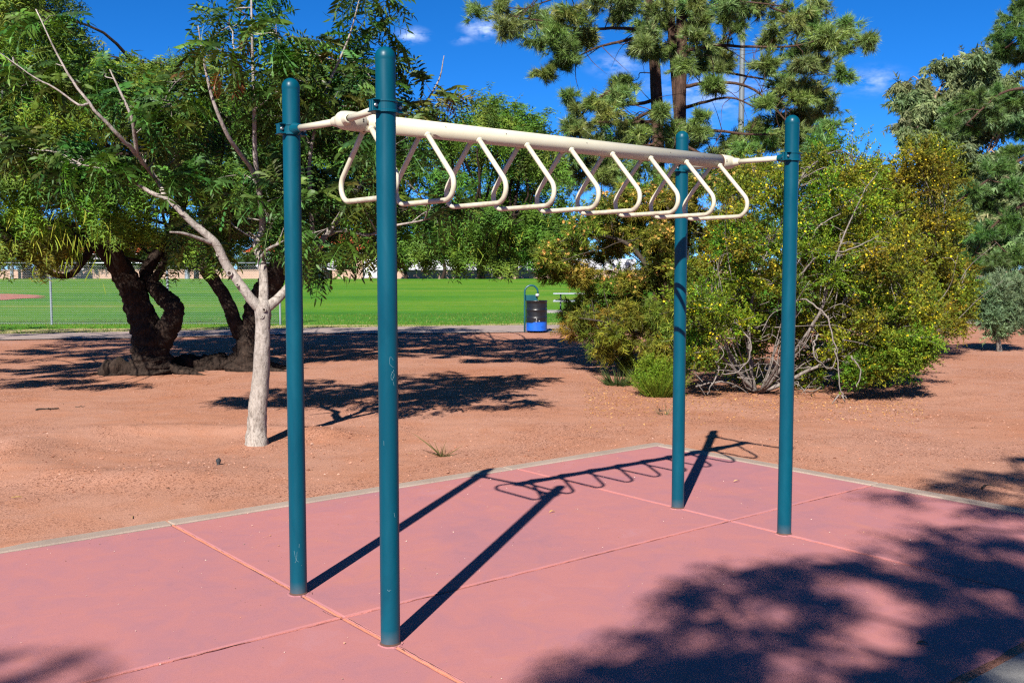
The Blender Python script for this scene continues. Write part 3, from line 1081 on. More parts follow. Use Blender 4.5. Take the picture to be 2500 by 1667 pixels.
def t_strap(g, n=9, L=.10, lf=.085, wd=.010, droop=.3, spread=1.0):
    """shoot with narrow strap leaves"""
    v, c = [], []
    for i in range(n):
        s = i / (n - 1)
        th = i * 2.4 + g.uniform(-.4, .4)
        b = np.array([s * L, 0, 0])
        d = unit(np.array([.75, spread * math.cos(th), spread * math.sin(th) - droop]))
        nn = unit(g.normal(0, 1, 3)); nn = unit(nn - d * (nn @ d))
        v.append(tri(b, d, nn, lf * g.uniform(.7, 1.2), wd * 1.35)); c.append(np.full(3, g.uniform(.7, 1.3)))
    v = np.concatenate(v)
    return v, np.zeros((0, 4), int), np.arange(len(v)).reshape(-1, 3), np.concatenate(c)


def t_flower(g, r=.014, n=5):
    v = [[0, 0, 0]]
    t, q = [], []
    out = []
    for i in range(n):
        a = i * 6.283 / n
        d = np.array([math.cos(a), math.sin(a), .35]); d = unit(d)
        out.append(rhomb(np.zeros(3), d, unit(np.array([-math.cos(a) * .35, -math.sin(a) * .35, 1])), r, r * .75))
    v = np.concatenate(out)
    return v, np.arange(len(v)).reshape(-1, 4), np.zeros((0, 3), int), np.ones(len(v))


def t_pod(g):
    L = g.uniform(.13, .21); W = .011; k = 5
    s = np.linspace(0, 1, k)
    cx_ = .25 * L * np.sin(s * g.uniform(.5, 2.2)) * g.choice([-1, 1])
    wv = W * np.array([.3, 1, 1, .9, .15]) / 2
    v = np.vstack([np.column_stack([s * L, cx_ + wv, 0 * s]), np.column_stack([s * L, cx_ - wv, 0 * s + .001])])
    i = np.arange(k - 1)
    return v, np.stack([i, i + 1, k + i + 1, k + i], -1), np.zeros((0, 3), int), np.ones(len(v))


def scatter(mb, tmpls, pos, d, scale, col, g, up=None):
    N = len(pos)
    if N == 0: return
    which = g.integers(0, len(tmpls), N)
    x = unit(d)
    u0 = g.normal(0, .35, (N, 3)) + np.array([0, 0, 1.0]) if up is None else up
    y = np.cross(u0, x); y = unit(y)
    z = np.cross(x, y)
    for k, (tv, tq, tt_, tc) in enumerate(tmpls):
        idx = np.where(which == k)[0]
        if not len(idx): continue
        B = np.stack([x[idx], y[idx], z[idx]], 1)
        v = pos[idx][:, None, :] + scale[idx][:, None, None] * np.einsum('mk,nkj->nmj', tv, B)
        m = len(tv)
        off = (np.arange(len(idx)) * m)[:, None, None]
        c = col[idx][:, None, :] * tc[None, :, None]
        mb.add(v.reshape(-1, 3), (tq[None] + off).reshape(-1, 4) if len(tq) else None, (tt_[None] + off).reshape(-1, 3) if len(tt_) else None, c.reshape(-1, 3))


def palette(g, N, cols, jit=.15):
    cols = np.array(cols, float)
    a = cols[g.integers(0, len(cols), N)]; b = cols[g.integers(0, len(cols), N)]
    f = g.uniform(0, 1, (N, 1))
    return np.clip((a * f + b * (1 - f)) * (1 + g.normal(0, jit, (N, 1))), .002, 1) * ALB


def twig_batch(mb, s, m, e, r):
    n = len(s)
    t = unit(e - s)
    a = np.where(np.abs(t[:, 2:3]) < .9, np.array([[0, 0, 1.0]]), np.array([[1.0, 0, 0]]))
    u = unit(np.cross(t, a)); w_ = np.cross(t, u)
    ring = [(math.cos(q), math.sin(q)) for q in (0, 2.094, 4.189)]
    v = np.stack([np.stack([p + rr * (c_ * u + s_ * w_) for c_, s_ in ring], 1) for p, rr in ((s, r * 1.5), (m, r), (e, r * .5))], 1)
    q = [[k * 3 + j, k * 3 + (j + 1) % 3, k * 3 + 3 + (j + 1) % 3, k * 3 + 3 + j] for k in range(2) for j in range(3)]
    mb.add(v.reshape(-1, 3), (np.array(q)[None] + (np.arange(n) * 9)[:, None, None]).reshape(-1, 4))


def crown(tw, lf, clumps, g, twigs, per, tmpls, size, cols, droop=.4, twig_r=.0045, sag=.1, jit=.16, outward=.6, spread=.05, tint=.12, shell=.45, start=.3):
    """each clump (centre, radii): twigs run out from its core and carry sprigs along their outer part; returns sprig points"""
    allp = []
    for c, r in clumps:
        c, r = np.asarray(c, float), np.asarray(r, float)
        n = max(3, int(twigs * g.uniform(.75, 1.25)))
        d = unit(g.normal(0, 1, (n, 3)))
        ph = g.uniform(0, 6.28, 3)
        lump = 1 + .28 * np.sin(3 * d[:, 0] + ph[0]) * np.sin(3 * d[:, 1] + ph[1]) + .2 * np.sin(5 * d[:, 2] + ph[2])
        rad = g.uniform(0, 1, (n, 1)) ** shell
        e = c + d * r * lump[:, None] * np.maximum(rad, .35)
        s = c + (e - c) * g.uniform(.0, .3, (n, 1)) + g.normal(0, .05, (n, 3)) * r
        mid = (s + e) / 2 + np.array([0, 0, 1]) * sag * np.linalg.norm(e - s, axis=1)[:, None] + g.normal(0, .08, (n, 3)) * r
        if tw is not None:
            twig_batch(tw, s[::2], (.25 * s + .5 * mid + .25 * e)[::2], e[::2], twig_r)
        t = g.uniform(start, 1.04, (n, per, 1))
        p = (1 - t) ** 2 * s[:, None] + 2 * t * (1 - t) * mid[:, None] + t ** 2 * e[:, None]
        tg = 2 * (1 - t) * (mid - s)[:, None] + 2 * t * (e - mid)[:, None]
        p = p.reshape(-1, 3) + g.normal(0, spread, (n * per, 3)) * np.mean(r)
        dr = unit(tg.reshape(-1, 3)) * outward + g.normal(0, .55, (n * per, 3)) + np.array([0, 0, -droop])
        ctint = 1 + g.normal(0, tint, (1, 3)) * np.array([1, .6, .5])
        col = palette(g, n * per, cols, jit) * np.clip(ctint, .6, 1.5)
        scatter(lf, tmpls, p, dr, size * g.uniform(.75, 1.25, n * per), col, g)
        allp.append(p)
    return np.concatenate(allp)


def in_poly(p, poly):
    x, y = p[:, 0], p[:, 1]
    ins = np.zeros(len(p), bool)
    n = len(poly)
    for i in range(n):
        x1, y1 = poly[i]; x2, y2 = poly[(i + 1) % n]
        cond = ((y1 > y) != (y2 > y)) & (x < (x2 - x1) * (y - y1) / (y2 - y1 + 1e-9) + x1)
        ins ^= cond
    return ins


def fill(poly, n, y0, y1, rpx, g, flat=.8, holes=()):
    """clump centres spread through a crown whose outline is given, over a range of depths"""
    P = np.array(poly, float)
    lo, hi = P.min(0), P.max(0)
    pts, tries = [], 0
    while len(pts) < n and tries < 20000:
        tries += 1
        p = g.uniform(lo, hi)
        if not in_poly(p[None], poly)[0]: continue
        if any((p[0] - h[0]) ** 2 + (p[1] - h[1]) ** 2 < h[2] ** 2 for h in holes): continue
        yy = g.uniform(y0, y1)
        if any((p[0] - q[0]) ** 2 + (p[1] - q[1]) ** 2 + ((yy - q[2]) * 60) ** 2 < (rpx * .75) ** 2 for q in pts) and tries < 8000: continue
        pts.append((p[0], p[1], yy))
    out = []
    for u, v, y in pts:
        r = px(rpx, y) * g.uniform(.75, 1.25)
        out.append((at(u, v, y), (r * 1.1, r * 1.0, r * flat)))
    return out


def link(tw, nodes, clumps, g, r0, r1, bow=.06, sides=6, k=6, jit=.06):
    """branch from the nearest limb point to each clump's core"""
    nodes = np.asarray(nodes)
    for c, r in clumps:
        d = np.linalg.norm(nodes - c, axis=1) + .35 * np.maximum(nodes[:, 2] - c[2], 0)
        a = nodes[g.choice(np.argsort(d)[:3])]
        L = np.linalg.norm(c - a)
        if L > .9: bow_, jit_ = max(bow, .07), max(jit, .06)
        else: bow_, jit_ = bow, jit
        m1 = a * .65 + c * .35 + g.normal(0, jit_, 3) * L + np.array([0, 0, bow_ * L])
        m2 = a * .3 + c * .7 + g.normal(0, jit_, 3) * L + np.array([0, 0, bow_ * L])
        p = smooth_path([a, m1, m2, c], 3)
        f = min(1.0, .35 + L * .35)
        tube(tw, p, np.linspace(r0 * f, r1, len(p)), sides, caps=False)


def limb(tw, pts, r, sides=10, k=5, lump=0.0, seed=0, wob=0.0, g=None):
    """pts rows (u, v, depth) or world xyz with r per point; returns the smoothed world points"""
    p = smooth_path(pts, k)
    rr = smooth_path(np.asarray(r, float)[:, None], k)[:, 0]
    if wob and g is not None:
        p = p + g.normal(0, wob, p.shape) * rr[:, None]
    tube(tw, p, np.maximum(rr, .003), sides, lump=lump, seed=seed)
    return p


def U(rows):
    return [at(*r) for r in rows]


def plant(name, label, cat, base, trunk_mb, trunk_mat, leaf_mb, leaf_mat_, group=None, extra=(), leaf_name='crown', trunk_name='trunk', smooth=True):
    e = empty(name, tuple(base))
    tag(e, label, cat, group)
    if trunk_mb is not None and trunk_mb.n:
        rel(trunk_mb, base).build(trunk_name, trunk_mat, e, smooth=smooth)
    if leaf_mb is not None and leaf_mb.n:
        rel(leaf_mb, base).build(leaf_name, leaf_mat_, e, colour=True)
    for nm, b_, m_ in extra:
        if b_.n: rel(b_, base).build(nm, m_, e, colour=True)['kind'] = 'stuff'
    return e


def ground_pt(u, v):
    d = view_dir(u, v)
    return np.array([0, 0, CAM_H]) + d * (-CAM_H / d[2])


# ---- small pale-trunked tree beside the pad
g = np.random.default_rng(101)
PIN = [t_pinnate(g) for _ in range(7)]
TY = 9.78
base = ground_pt(590, 1018); base[2] = float(height(base[0], base[1])) - .02
tr, tb = MB(), MB()
tp = [base + [0, 0, -.06], base + [0, 0, .02], at(589, 985, TY), at(592, 940, TY), at(598, 880, TY), at(602, 800, TY), at(604, 745, TY), at(604, 705, TY)]
nodes = []
limb(tr, tp + [at(603, 690, TY)], [.135, .116, .100, .092, .087, .077, .072, .082, .055], 20, 7, .04, 2)
L1 = U([(600, 712, TY), (575, 685, TY - .05), (546, 645, TY - .1), (521, 610, TY - .12), (493, 556, TY - .2), (441, 512, TY - .25), (390, 462, TY - .3), (348, 443, TY - .35), (294, 411, TY - .4), (243, 390, TY - .4), (150, 372, TY - .5)])
nodes.append(limb(tr, L1, [.058, .050, .044, .045, .039, .031, .025, .019, .012, .008, .004], 14, 5, .05, 4))
L2 = U([(390, 465, TY - .3), (350, 400, TY - .2), (311, 353, TY - .55), (269, 307, TY - .8), (202, 235, TY - .95), (143, 147, TY - 1.0), (82, 22, TY - 1.0)])
nodes.append(limb(tr, L2, [.026, .023, .021, .017, .013, .009, .004], 10, 5, .04, 5, .25, g))
L3 = U([(205, 238, TY - .95), (181, 241, TY - 1.0), (130, 205, TY - 1.05), (76, 176, TY - 1.1), (0, 122, TY - 1.1)])
nodes.append(limb(tr, L3, [.011, .010, .008, .006, .003], 8, 5, .04, 6, .25, g))
L4 = U([(315, 356, TY - .55), (309, 310, TY - .7), (302, 269, TY - .8), (278, 215, TY - .85), (252, 160, TY - .85)])
nodes.append(limb(tr, L4, [.020, .018, .015, .011, .006], 8, 5, .02, 7))
L5 = U([(604, 715, TY), (606, 660, TY + .05), (603, 610, TY + .08), (589, 560, TY + .1), (603, 525, TY + .1), (596, 440, TY - .1), (586, 357, TY - .3), (584, 252, TY - .45), (580, 130, TY - .5), (577, -10, TY - .5)])
nodes.append(limb(tr, L5, [.055, .047, .043, .037, .032, .027, .022, .018, .013, .008], 12, 5, .03, 8))
L6 = U([(595, 430, TY - .12), (575, 385, TY - .3), (554, 357, TY - .5), (525, 315, TY - .7), (500, 260, TY - .85), (483, 210, TY - .9), (466, 130, TY - .95), (455, 60, TY - 1.0)])
nodes.append(limb(tr, L6, [.022, .021, .020, .019, .016, .013, .009, .005], 10, 5, .02, 9))
L7 = U([(606, 712, TY), (634, 690, TY + .05), (662, 660, TY + .15), (700, 610, TY + .3), (745, 545, TY + .45), (800, 470, TY + .6), (850, 390, TY + .7), (930, 300, TY + .75), (1003, 195, TY + .8), (1020, 128, TY + .8)])
nodes.append(limb(tr, L7, [.056, .048, .043, .037, .032, .026, .020, .014, .009, .004], 12, 5, .03, 10))
L8 = U([(755, 540, TY + .45), (790, 528, TY + .3), (845, 540, TY + .2), (900, 520, TY + .1), (975, 505, TY), (1040, 480, TY)])
nodes.append(limb(tr, L8, [.020, .018, .015, .012, .008, .004], 8, 5, .02, 11))
L9 = U([(720, 580, TY + .35), (715, 480, TY + .3), (712, 360, TY + .1), (745, 220, TY - .1), (800, 90, TY - .2), (830, -20, TY - .2)])
nodes.append(limb(tr, L9, [.026, .022, .018, .014, .009, .005], 8, 5, .02, 12))
L10 = U([(490, 560, TY - .2), (450, 545, TY - .35), (420, 536, TY - .45), (390, 533, TY - .55)])
nodes.append(limb(tr, L10, [.020, .016, .013, .008], 8, 4, .02, 13))
L11 = U([(597, 600, TY + .1), (612, 575, TY - .1), (640, 560, TY - .25)])
nodes.append(limb(tr, L11, [.020, .016, .013], 8, 4, .02, 14))
L12 = U([(480, 540, TY - .2), (470, 430, TY - .5), (450, 330, TY - .7), (425, 250, TY - .8), (410, 190, TY - .8)])

ALLN = np.concatenate(nodes)
poly = [(210, 230), (300, 150), (400, 130), (450, 40), (520, -20), (600, -40), (720, -30), (720, 60), (800, -20), (900, -30), (915, 50), (870, 110), (880, 220), (920, 270), (1000, 190), (1040, 260), (1040, 420), (1000, 560), (900, 590), (820, 560), (740, 580), (660, 540), (600, 590), (520, 540), (430, 570), (350, 480), (250, 440), (130, 420), (30, 330), (40, 280), (130, 260)]
cl1 = fill(poly, 100, TY - 1.15, TY + 1.3, 62, g, .85, holes=((690, 60, 45), (780, 110, 40), (660, 30, 30)))
cl1 = [c_ for c_ in cl1 if not ((c_[0][2] > 3.95 and g.uniform() < .42) or (c_[0][0] < -3.6 and g.uniform() < .72) or (c_[0][1] < TY - .3 and g.uniform() < .4))]
cl1 += [(at(u, v, TY - .35), (.20, .2, .15)) for u, v in ((95, 60), (130, 150), (70, 190), (30, 150), (190, 215), (20, 320), (60, 350), (245, 170), (120, 350), (190, 365), (250, 370), (150, 390))]
cl1 = [c_ for c_ in cl1 if not (c_[0][1] < TY - .35 and c_[0][2] < 2.75 and c_[0][0] > -4.4)]
tw = MB()
link(tr, ALLN, cl1, g, .011, .004, .015, jit=.035)
lf = MB()
crown(tw, lf, cl1, g, 9, 6, PIN, 1.12, [(.058, .140, .022), (.080, .178, .024), (.042, .108, .028), (.105, .180, .026), (.120, .150, .026), (.062, .160, .036)], tint=.18, droop=.3, twig_r=.004, sag=.12, jit=.3, start=.62, outward=.8)
# coppery young tips
crown(None, lf, cl1[::9], g, 4, 3, PIN, .8, [(.16, .075, .02), (.12, .085, .02)], droop=.9, start=.8)
E_ = plant('young_tree', 'small tree with pale grey trunk forking low and dark drooping feather leaves', 'tree', base, tr, M['bark_young'], lf, M['leaf_gloss'])
rel(tw, base).build('twigs', M['bark_grey'], E_, smooth=True)['kind'] = 'stuff'
# pruning scars: raised rings with a dark heart
for (u, v, y, r, dx) in ((527, 628, TY - .17, .030, .3), (601, 727, TY - .075, .026, -.1), (607, 712, TY - .08, .022, .15), (500, 585, TY - .19, .018, -.4), (545, 655, TY - .15, .016, .3)):
    c = at(u, v, y) - base
    nrm = unit(np.array([dx, -1, .15]))
    m2 = MB(); lathe(m2, [(r * 1.05, -.02), (r, .004), (r * .82, .010), (r * .62, .006), (r * .45, -.004), (0.0, -.006)], c, nrm, 14)
    so = m2.build('branch_scar', M['bark_young'], E_, smooth=True)
    m2 = MB(); lathe(m2, [(r * .5, .001), (r * .3, -.001), (0, -.002)], c, nrm, 10)
    m2.build('scar_heart', M['bark_dark'], so)

# ---- mesquites
FE = [t_feather(g) for _ in range(8)]
MESQ = [(.145, .250, .024), (.200, .310, .030), (.105, .195, .024), (.270, .360, .040), (.120, .230, .040)]
POD = [t_pod(g) for _ in range(6)]


def pods(spots, g, n, spread=.22):
    mb = MB()
    for (u, v, y) in spots:
        c = at(u, v, y)
        p = c + g.normal(0, 1, (n, 3)) * np.array([spread, spread, spread * 1.1])
        scatter(mb, POD, p, np.array([0, 0, -1.0]) + g.normal(0, .18, (n, 3)), g.uniform(.8, 1.25, n), palette(g, n, [(.30, .36, .03), (.42, .42, .05), (.22, .34, .03)], .12), g, up=g.normal(0, 1, (n, 3)))
    return mb


g = np.random.default_rng(202)
b1 = ground_pt(345, 858); b1[2] = float(height(b1[0], b1[1]))
D1 = b1[1]
tr = MB()
P1 = [b1 + [.05, 0, -.15], b1 + [.02, 0, .06]] + U([(345, 815, D1), (338, 770, D1), (322, 715, D1), (300, 660, D1 - .1), (275, 615, D1 - .2), (235, 560, D1 - .4), (180, 480, D1 - .6), (110, 380, D1 - .8), (60, 250, D1 - .8), (40, 80, D1 - .8)])
n1 = [limb(tr, P1, [.44, .37, .30, .255, .225, .20, .18, .14, .11, .08, .055, .03], 30, 12, .10, 21)]
P2 = U([(352, 800, D1 + .05), (375, 770, D1), (395, 735, D1 - .1), (400, 710, D1 - .1), (385, 690, D1), (355, 662, D1 + .1), (335, 635, D1 + .2), (350, 600, D1 + .3), (400, 520, D1 + .5), (440, 400, D1 + .6), (450, 260, D1 + .6)])
n1.append(limb(tr, P2, [.24, .20, .17, .155, .15, .13, .115, .10, .08, .05, .03], 26, 12, .10, 22))
P3 = U([(352, 645, D1 + .1), (375, 610, D1 + .2), (395, 560, D1 + .3), (420, 480, D1 + .3)])
n1.append(limb(tr, P3, [.08, .07, .06, .04], 12, 5, .08, 23))
P4 = U([(285, 630, D1 - .1), (270, 590, D1 - .5), (240, 500, D1 - .9), (260, 380, D1 - 1.1), (290, 250, D1 - 1.0), (330, 140, D1 - 1)])
n1.append(limb(tr, P4, [.11, .10, .08, .06, .04, .02], 12, 5, .07, 24))
P5 = U([(225, 545, D1 - .4), (190, 600, D1 - .6), (160, 632, D1 - .8), (120, 628, D1 - 1.0), (60, 590, D1 - 1.2)])
n1.append(limb(tr, P5, [.07, .06, .05, .04, .03], 10, 5, .06, 25))
P6 = U([(170, 470, D1 - .6), (60, 420, D1 - 1.5), (-60, 380, D1 - 2.2), (-160, 330, D1 - 2.5)])
n1.append(limb(tr, P6, [.09, .07, .05, .03], 10, 5, .06, 26))
poly1 = [(-230, -260), (40, -260), (110, -60), (140, 60), (220, 140), (320, 135), (410, 150), (460, 240), (510, 400), (510, 560), (440, 590), (330, 580), (250, 590), (150, 590), (60, 560), (0, 590), (-230, 600)]
cm1 = fill(poly1, 200, D1 - 3.0, D1 + 4.2, 68, g, .8)
def shade_clumps(n, u0, u1, v0, v1, z0, z1, rad, g, umax=None):
    """outer clumps of a crown, placed where they shade that stretch of ground"""
    out = []
    tries = 0
    while len(out) < n and tries < 4000:
        tries += 1
        p = ground_pt(g.uniform(u0, u1), g.uniform(v0, v1)); z = g.uniform(z0, z1)
        c = p + np.array([-SX * z, -SY * z, z])
        uu = (1250 + FPX * c[0] / c[1]) * 2352 / 2500
        if umax is not None and uu > umax: continue
        out.append((c, (rad, rad, rad * .7)))
    return out


cm1 += shade_clumps(22, -60, 640, 800, 905, 2.0, 3.1, .42, g, -60)
cm1 += shade_clumps(26, -100, 470, 752, 790, 3.4, 5.6, .6, g)
link(tr, np.concatenate(n1), cm1, g, .03, .008, .08)
lf, tw = MB(), MB()
crown(tw, lf, cm1, g, 15, 7, FE, 1.28, MESQ, droop=.85, twig_r=.005, sag=.15, tint=.16)
# roots and a burl spreading at the foot
for k, a_ in enumerate((-2.8, -2.2, -.3, .5, 2.6)):
    d = np.array([math.cos(a_), math.sin(a_) * .6, 0])
    limb(tr, [b1 + d * .2 + [0, 0, .20], b1 + d * .5 + [0, 0, .05], b1 + d * .85 + [0, 0, .0], b1 + d * 1.15 + [0, 0, -.06]], [.09, .06, .04, .02], 14, 9, .22, 40 + k)
pd = pods([(150, 510, D1 - 2.6), (190, 575, D1 - 2.5), (300, 255, D1 - 2.5), (60, 480, D1 - 2.7), (110, 190, D1 - 2.6), (100, 540, D1 - 2.7), (40, 300, D1 - 2.6), (210, 540, D1 - 2.4), (330, 310, D1 - 2.4), (220, 330, D1 - 2.5), (20, 210, D1 - 2.6)], g, 26)
plant('mesquite_tree', 'leaning dark-trunked mesquite with elbowed second stem at the left edge', 'tree', b1, tr, M['bark_dark'], lf, M['leaf'], 'mesquites by the lawn', extra=(('seed_pods', pd, M['leaf']),))
mesq1_tw = tw
rel(tw, b1).build('twigs', M['twig_dark'], bpy.data.objects['mesquite_tree'], smooth=True)['kind'] = 'stuff'

g = np.random.default_rng(203)
b2 = ground_pt(565, 850); b2[2] = float(height(b2[0], b2[1]))
D2 = b2[1]
tr = MB()
Q1 = [b2 + [0, 0, -.15], b2 + [.02, 0, .05]] + U([(575, 800, D2), (585, 750, D2), (595, 700, D2), (615, 660, D2), (640, 620, D2), (690, 560, D2 + .2), (760, 480, D2 + .5), (850, 410, D2 + .8), (960, 360, D2 + 1.2), (1080, 330, D2 + 1.6), (1180, 300, D2 + 2.0)])
n2 = [limb(tr, Q1, [.42, .34, .27, .24, .22, .21, .20, .16, .13, .10, .075, .05, .03], 30, 12, .10, 31)]
Q2 = U([(555, 770, D2 - .05), (540, 740, D2 - .1), (525, 700, D2 - .1), (505, 665, D2 - .1), (480, 630, D2 - .1), (455, 605, D2 + .05), (410, 585, D2 + .2), (395, 520, D2 + .4), (420, 420, D2 + .6), (470, 300, D2 + .8)])
n2.append(limb(tr, Q2, [.14, .125, .115, .11, .105, .09, .08, .065, .05, .03], 16, 6, .09, 32))
Q3 = U([(640, 620, D2), (655, 520, D2 + .3), (680, 420, D2 + .6), (720, 330, D2 + .8), (760, 250, D2 + 1)])
n2.append(limb(tr, Q3, [.12, .10, .08, .055, .03], 12, 5, .08, 33))
Q4 = U([(760, 480, D2 + .5), (850, 480, D2 - .1), (960, 490, D2 - .5), (1080, 500, D2 - .6), (1200, 520, D2 - .6)])
n2.append(limb(tr, Q4, [.09, .075, .06, .045, .025], 10, 5, .07, 34))
poly2 = [(420, 230), (520, 200), (700, 250), (880, 260), (1000, 270), (1075, 290), (1095, 240), (1130, 235), (1200, 250), (1260, 260), (1285, 310), (1290, 470), (1280, 570), (1220, 570), (1150, 580), (1080, 560), (1000, 580), (930, 560), (870, 540), (760, 530), (640, 540), (500, 540)]
cm2 = fill(poly2, 215, D2 - 1.2, D2 + 6.2, 64, g, .85)
cm2 += [(at(u, v, y), (.33, .33, .5)) for u, v, y in ((1108, 240, D2 + 2.6), (1150, 245, D2 + 2.2), (1195, 250, D2 + 2.6), (1235, 250, D2 + 3.0), (1265, 265, D2 + 2.4), (1180, 270, D2 + 2), (1120, 270, D2 + 2), (1220, 290, D2 + 2.4))]
cm2 += [(at(u, v, D2 + dy), (.30, .3, .22)) for u, v, dy in ((980, 585, -.6), (1060, 590, -.4), (1150, 595, -.5), (1225, 585, -.3), (905, 575, 0), (790, 565, .3), (1020, 570, .5), (1110, 575, .6), (1270, 560, .2), (1190, 570, .8))]
cm2 += shade_clumps(40, 450, 1150, 752, 800, 3.2, 5.0, .55, g)
cm2 = [c_ for c_ in cm2 if not (c_[0][0] + SX * c_[0][2] > -.9 and c_[0][1] + SY * c_[0][2] > 25.0)]
link(tr, np.concatenate(n2), cm2, g, .03, .008, .08)
lf, tw = MB(), MB()
crown(tw, lf, cm2, g, 15, 7, FE, 1.28, [(.095, .215, .024), (.130, .265, .030), (.078, .180, .030), (.175, .305, .034)], droop=.75, twig_r=.005, sag=.15, tint=.14)
for k, a_ in enumerate((-2.9, 2.9, .2, -.7)):
    d = np.array([math.cos(a_), math.sin(a_) * .6, 0])
    limb(tr, [b2 + d * .18 + [0, 0, .22], b2 + d * .5 + [0, 0, .05], b2 + d * .9 + [0, 0, .0], b2 + d * 1.5 + [0, 0, -.05]], [.09, .06, .04, .02], 14, 9, .22, 50 + k)
pd = pods([(1100, 480, D2 - .8), (1230, 515, D2 - .6), (1110, 560, D2 - .6), (1160, 540, D2 - .7), (1090, 455, D2 - .6)], g, 22, .2)
e2 = plant('mesquite_tree', 'wide dark-trunked mesquite spreading right behind the small pale-trunked tree', 'tree', b2, tr, M['bark_dark'], lf, M['leaf'], 'mesquites by the lawn', extra=(('seed_pods', pd, M['leaf']),))
rel(tw, b2).build('twigs', M['twig_dark'], e2, smooth=True)['kind'] = 'stuff'
# fallen, bark-covered root log lying between the two mesquites
g = np.random.default_rng(77)
lg = MB()
pts = [(i, at(u, v, y)) for i, (u, v, y) in enumerate([(395, 842, 17.0), (430, 838, 17.05), (470, 840, 17.1), (505, 836, 17.1), (530, 838, 17.1)])]
limb(lg, [p + [0, 0, .02] for _, p in pts], [.12, .16, .15, .17, .12], 16, 6, .22, 60)
tag(lg.build('log', M['bark_dark'], smooth=True), 'gnarled dark log lying between the two mesquite trunks', 'log')
lg = MB()
c = at(262, 852, 16.2); c[2] = .12
limb(lg, [c + [-.22, 0, -.1], c + [-.05, 0, -.02], c + [.1, .05, .0], c + [.3, .1, -.08]], [.10, .17, .15, .08], 14, 5, .2, 61)
tag(lg.build('stump', M['bark_dark'], smooth=True), 'low dark stump left of the leaning mesquite trunk', 'stump')

# ---- big pine behind the bushes
g = np.random.default_rng(301)
NE = [t_needles(g) for _ in range(8)]
DP = 28.0
bp = np.array([at(1540, 700, DP)[0], DP, 0.0])
tr = MB()
T1 = [bp + [-.25, 0, -.2], bp + [-.3, 0, 1.0]] + U([(1515, 480, DP), (1512, 350, DP), (1507, 200, DP), (1492, 0, DP), (1480, -200, DP), (1475, -450, DP)])
T2 = [bp + [.1, .1, -.2], bp + [.15, .1, 1.0]] + U([(1556, 480, DP), (1562, 350, DP), (1562, 250, DP), (1566, 100, DP), (1558, -100, DP), (1550, -420, DP)])
T3 = [bp + [.3, .3, -.2]] + U([(1572, 500, DP + .4), (1560, 300, DP + .4), (1545, 100, DP + .4), (1535, -60, DP + .4), (1530, -250, DP + .5)])
n1 = [limb(tr, T1, [.26, .21, .18, .165, .155, .135, .11, .06], 16, 6, .05, 71), limb(tr, T2, [.28, .23, .20, .185, .165, .145, .12, .06], 16, 6, .05, 72), limb(tr, T3, [.2, .15, .13, .12, .10, .05], 12, 6, .05, 73)]
for k, row in enumerate([
    [(1500, 70, DP), (1420, 65, DP - .5), (1340, 68, DP - .8), (1250, 50, DP - 1), (1160, 35, DP - 1.2)],
    [(1505, 75, DP), (1430, 95, DP - .6), (1370, 110, DP - .8), (1310, 140, DP - 1)],
    [(1510, 230, DP), (1440, 240, DP - .5), (1400, 210, DP - .9), (1340, 260, DP - 1.2), (1290, 300, DP - 1.3)],
    [(1510, 280, DP), (1420, 282, DP - .4), (1350, 285, DP - .8), (1310, 330, DP - 1.0)],
    [(1508, 250, DP), (1450, 280, DP - .6), (1400, 330, DP - 1)],
    [(1565, 120, DP), (1640, 105, DP - .4), (1720, 108, DP - .8), (1830, 105, DP - 1), (1930, 75, DP - 1.2)],
    [(1570, 40, DP), (1620, 20, DP - .3), (1700, 5, DP - .6), (1800, 15, DP - .8)],
    [(1565, 250, DP), (1620, 235, DP - .5), (1680, 225, DP - .9), (1740, 250, DP - 1.2)],
    [(1570, 200, DP), (1640, 190, DP - .6), (1720, 200, DP - .9), (1780, 250, DP - 1.2), (1840, 320, DP - 1.4)],
    [(1566, 300, DP), (1640, 300, DP - .4), (1740, 310, DP - .8), (1850, 300, DP - 1)],
    [(1562, 170, DP), (1620, 160, DP + .6), (1740, 180, DP + 1), (1830, 200, DP + 1.2)],
    [(1490, -40, DP), (1400, -20, DP), (1300, -10, DP), (1210, 20, DP)],
    [(1556, -60, DP), (1680, -20, DP), (1800, 30, DP), (1880, 60, DP)],
    [(1512, 330, DP), (1440, 350, DP - .6), (1380, 400, DP - 1)],
    [(1563, 330, DP), (1640, 370, DP - .6), (1720, 420, DP - 1)],
]):
    n1.append(limb(tr, U(row), np.linspace(.055, .014, len(row)), 8, 5, .05, 80 + k, .12, g))
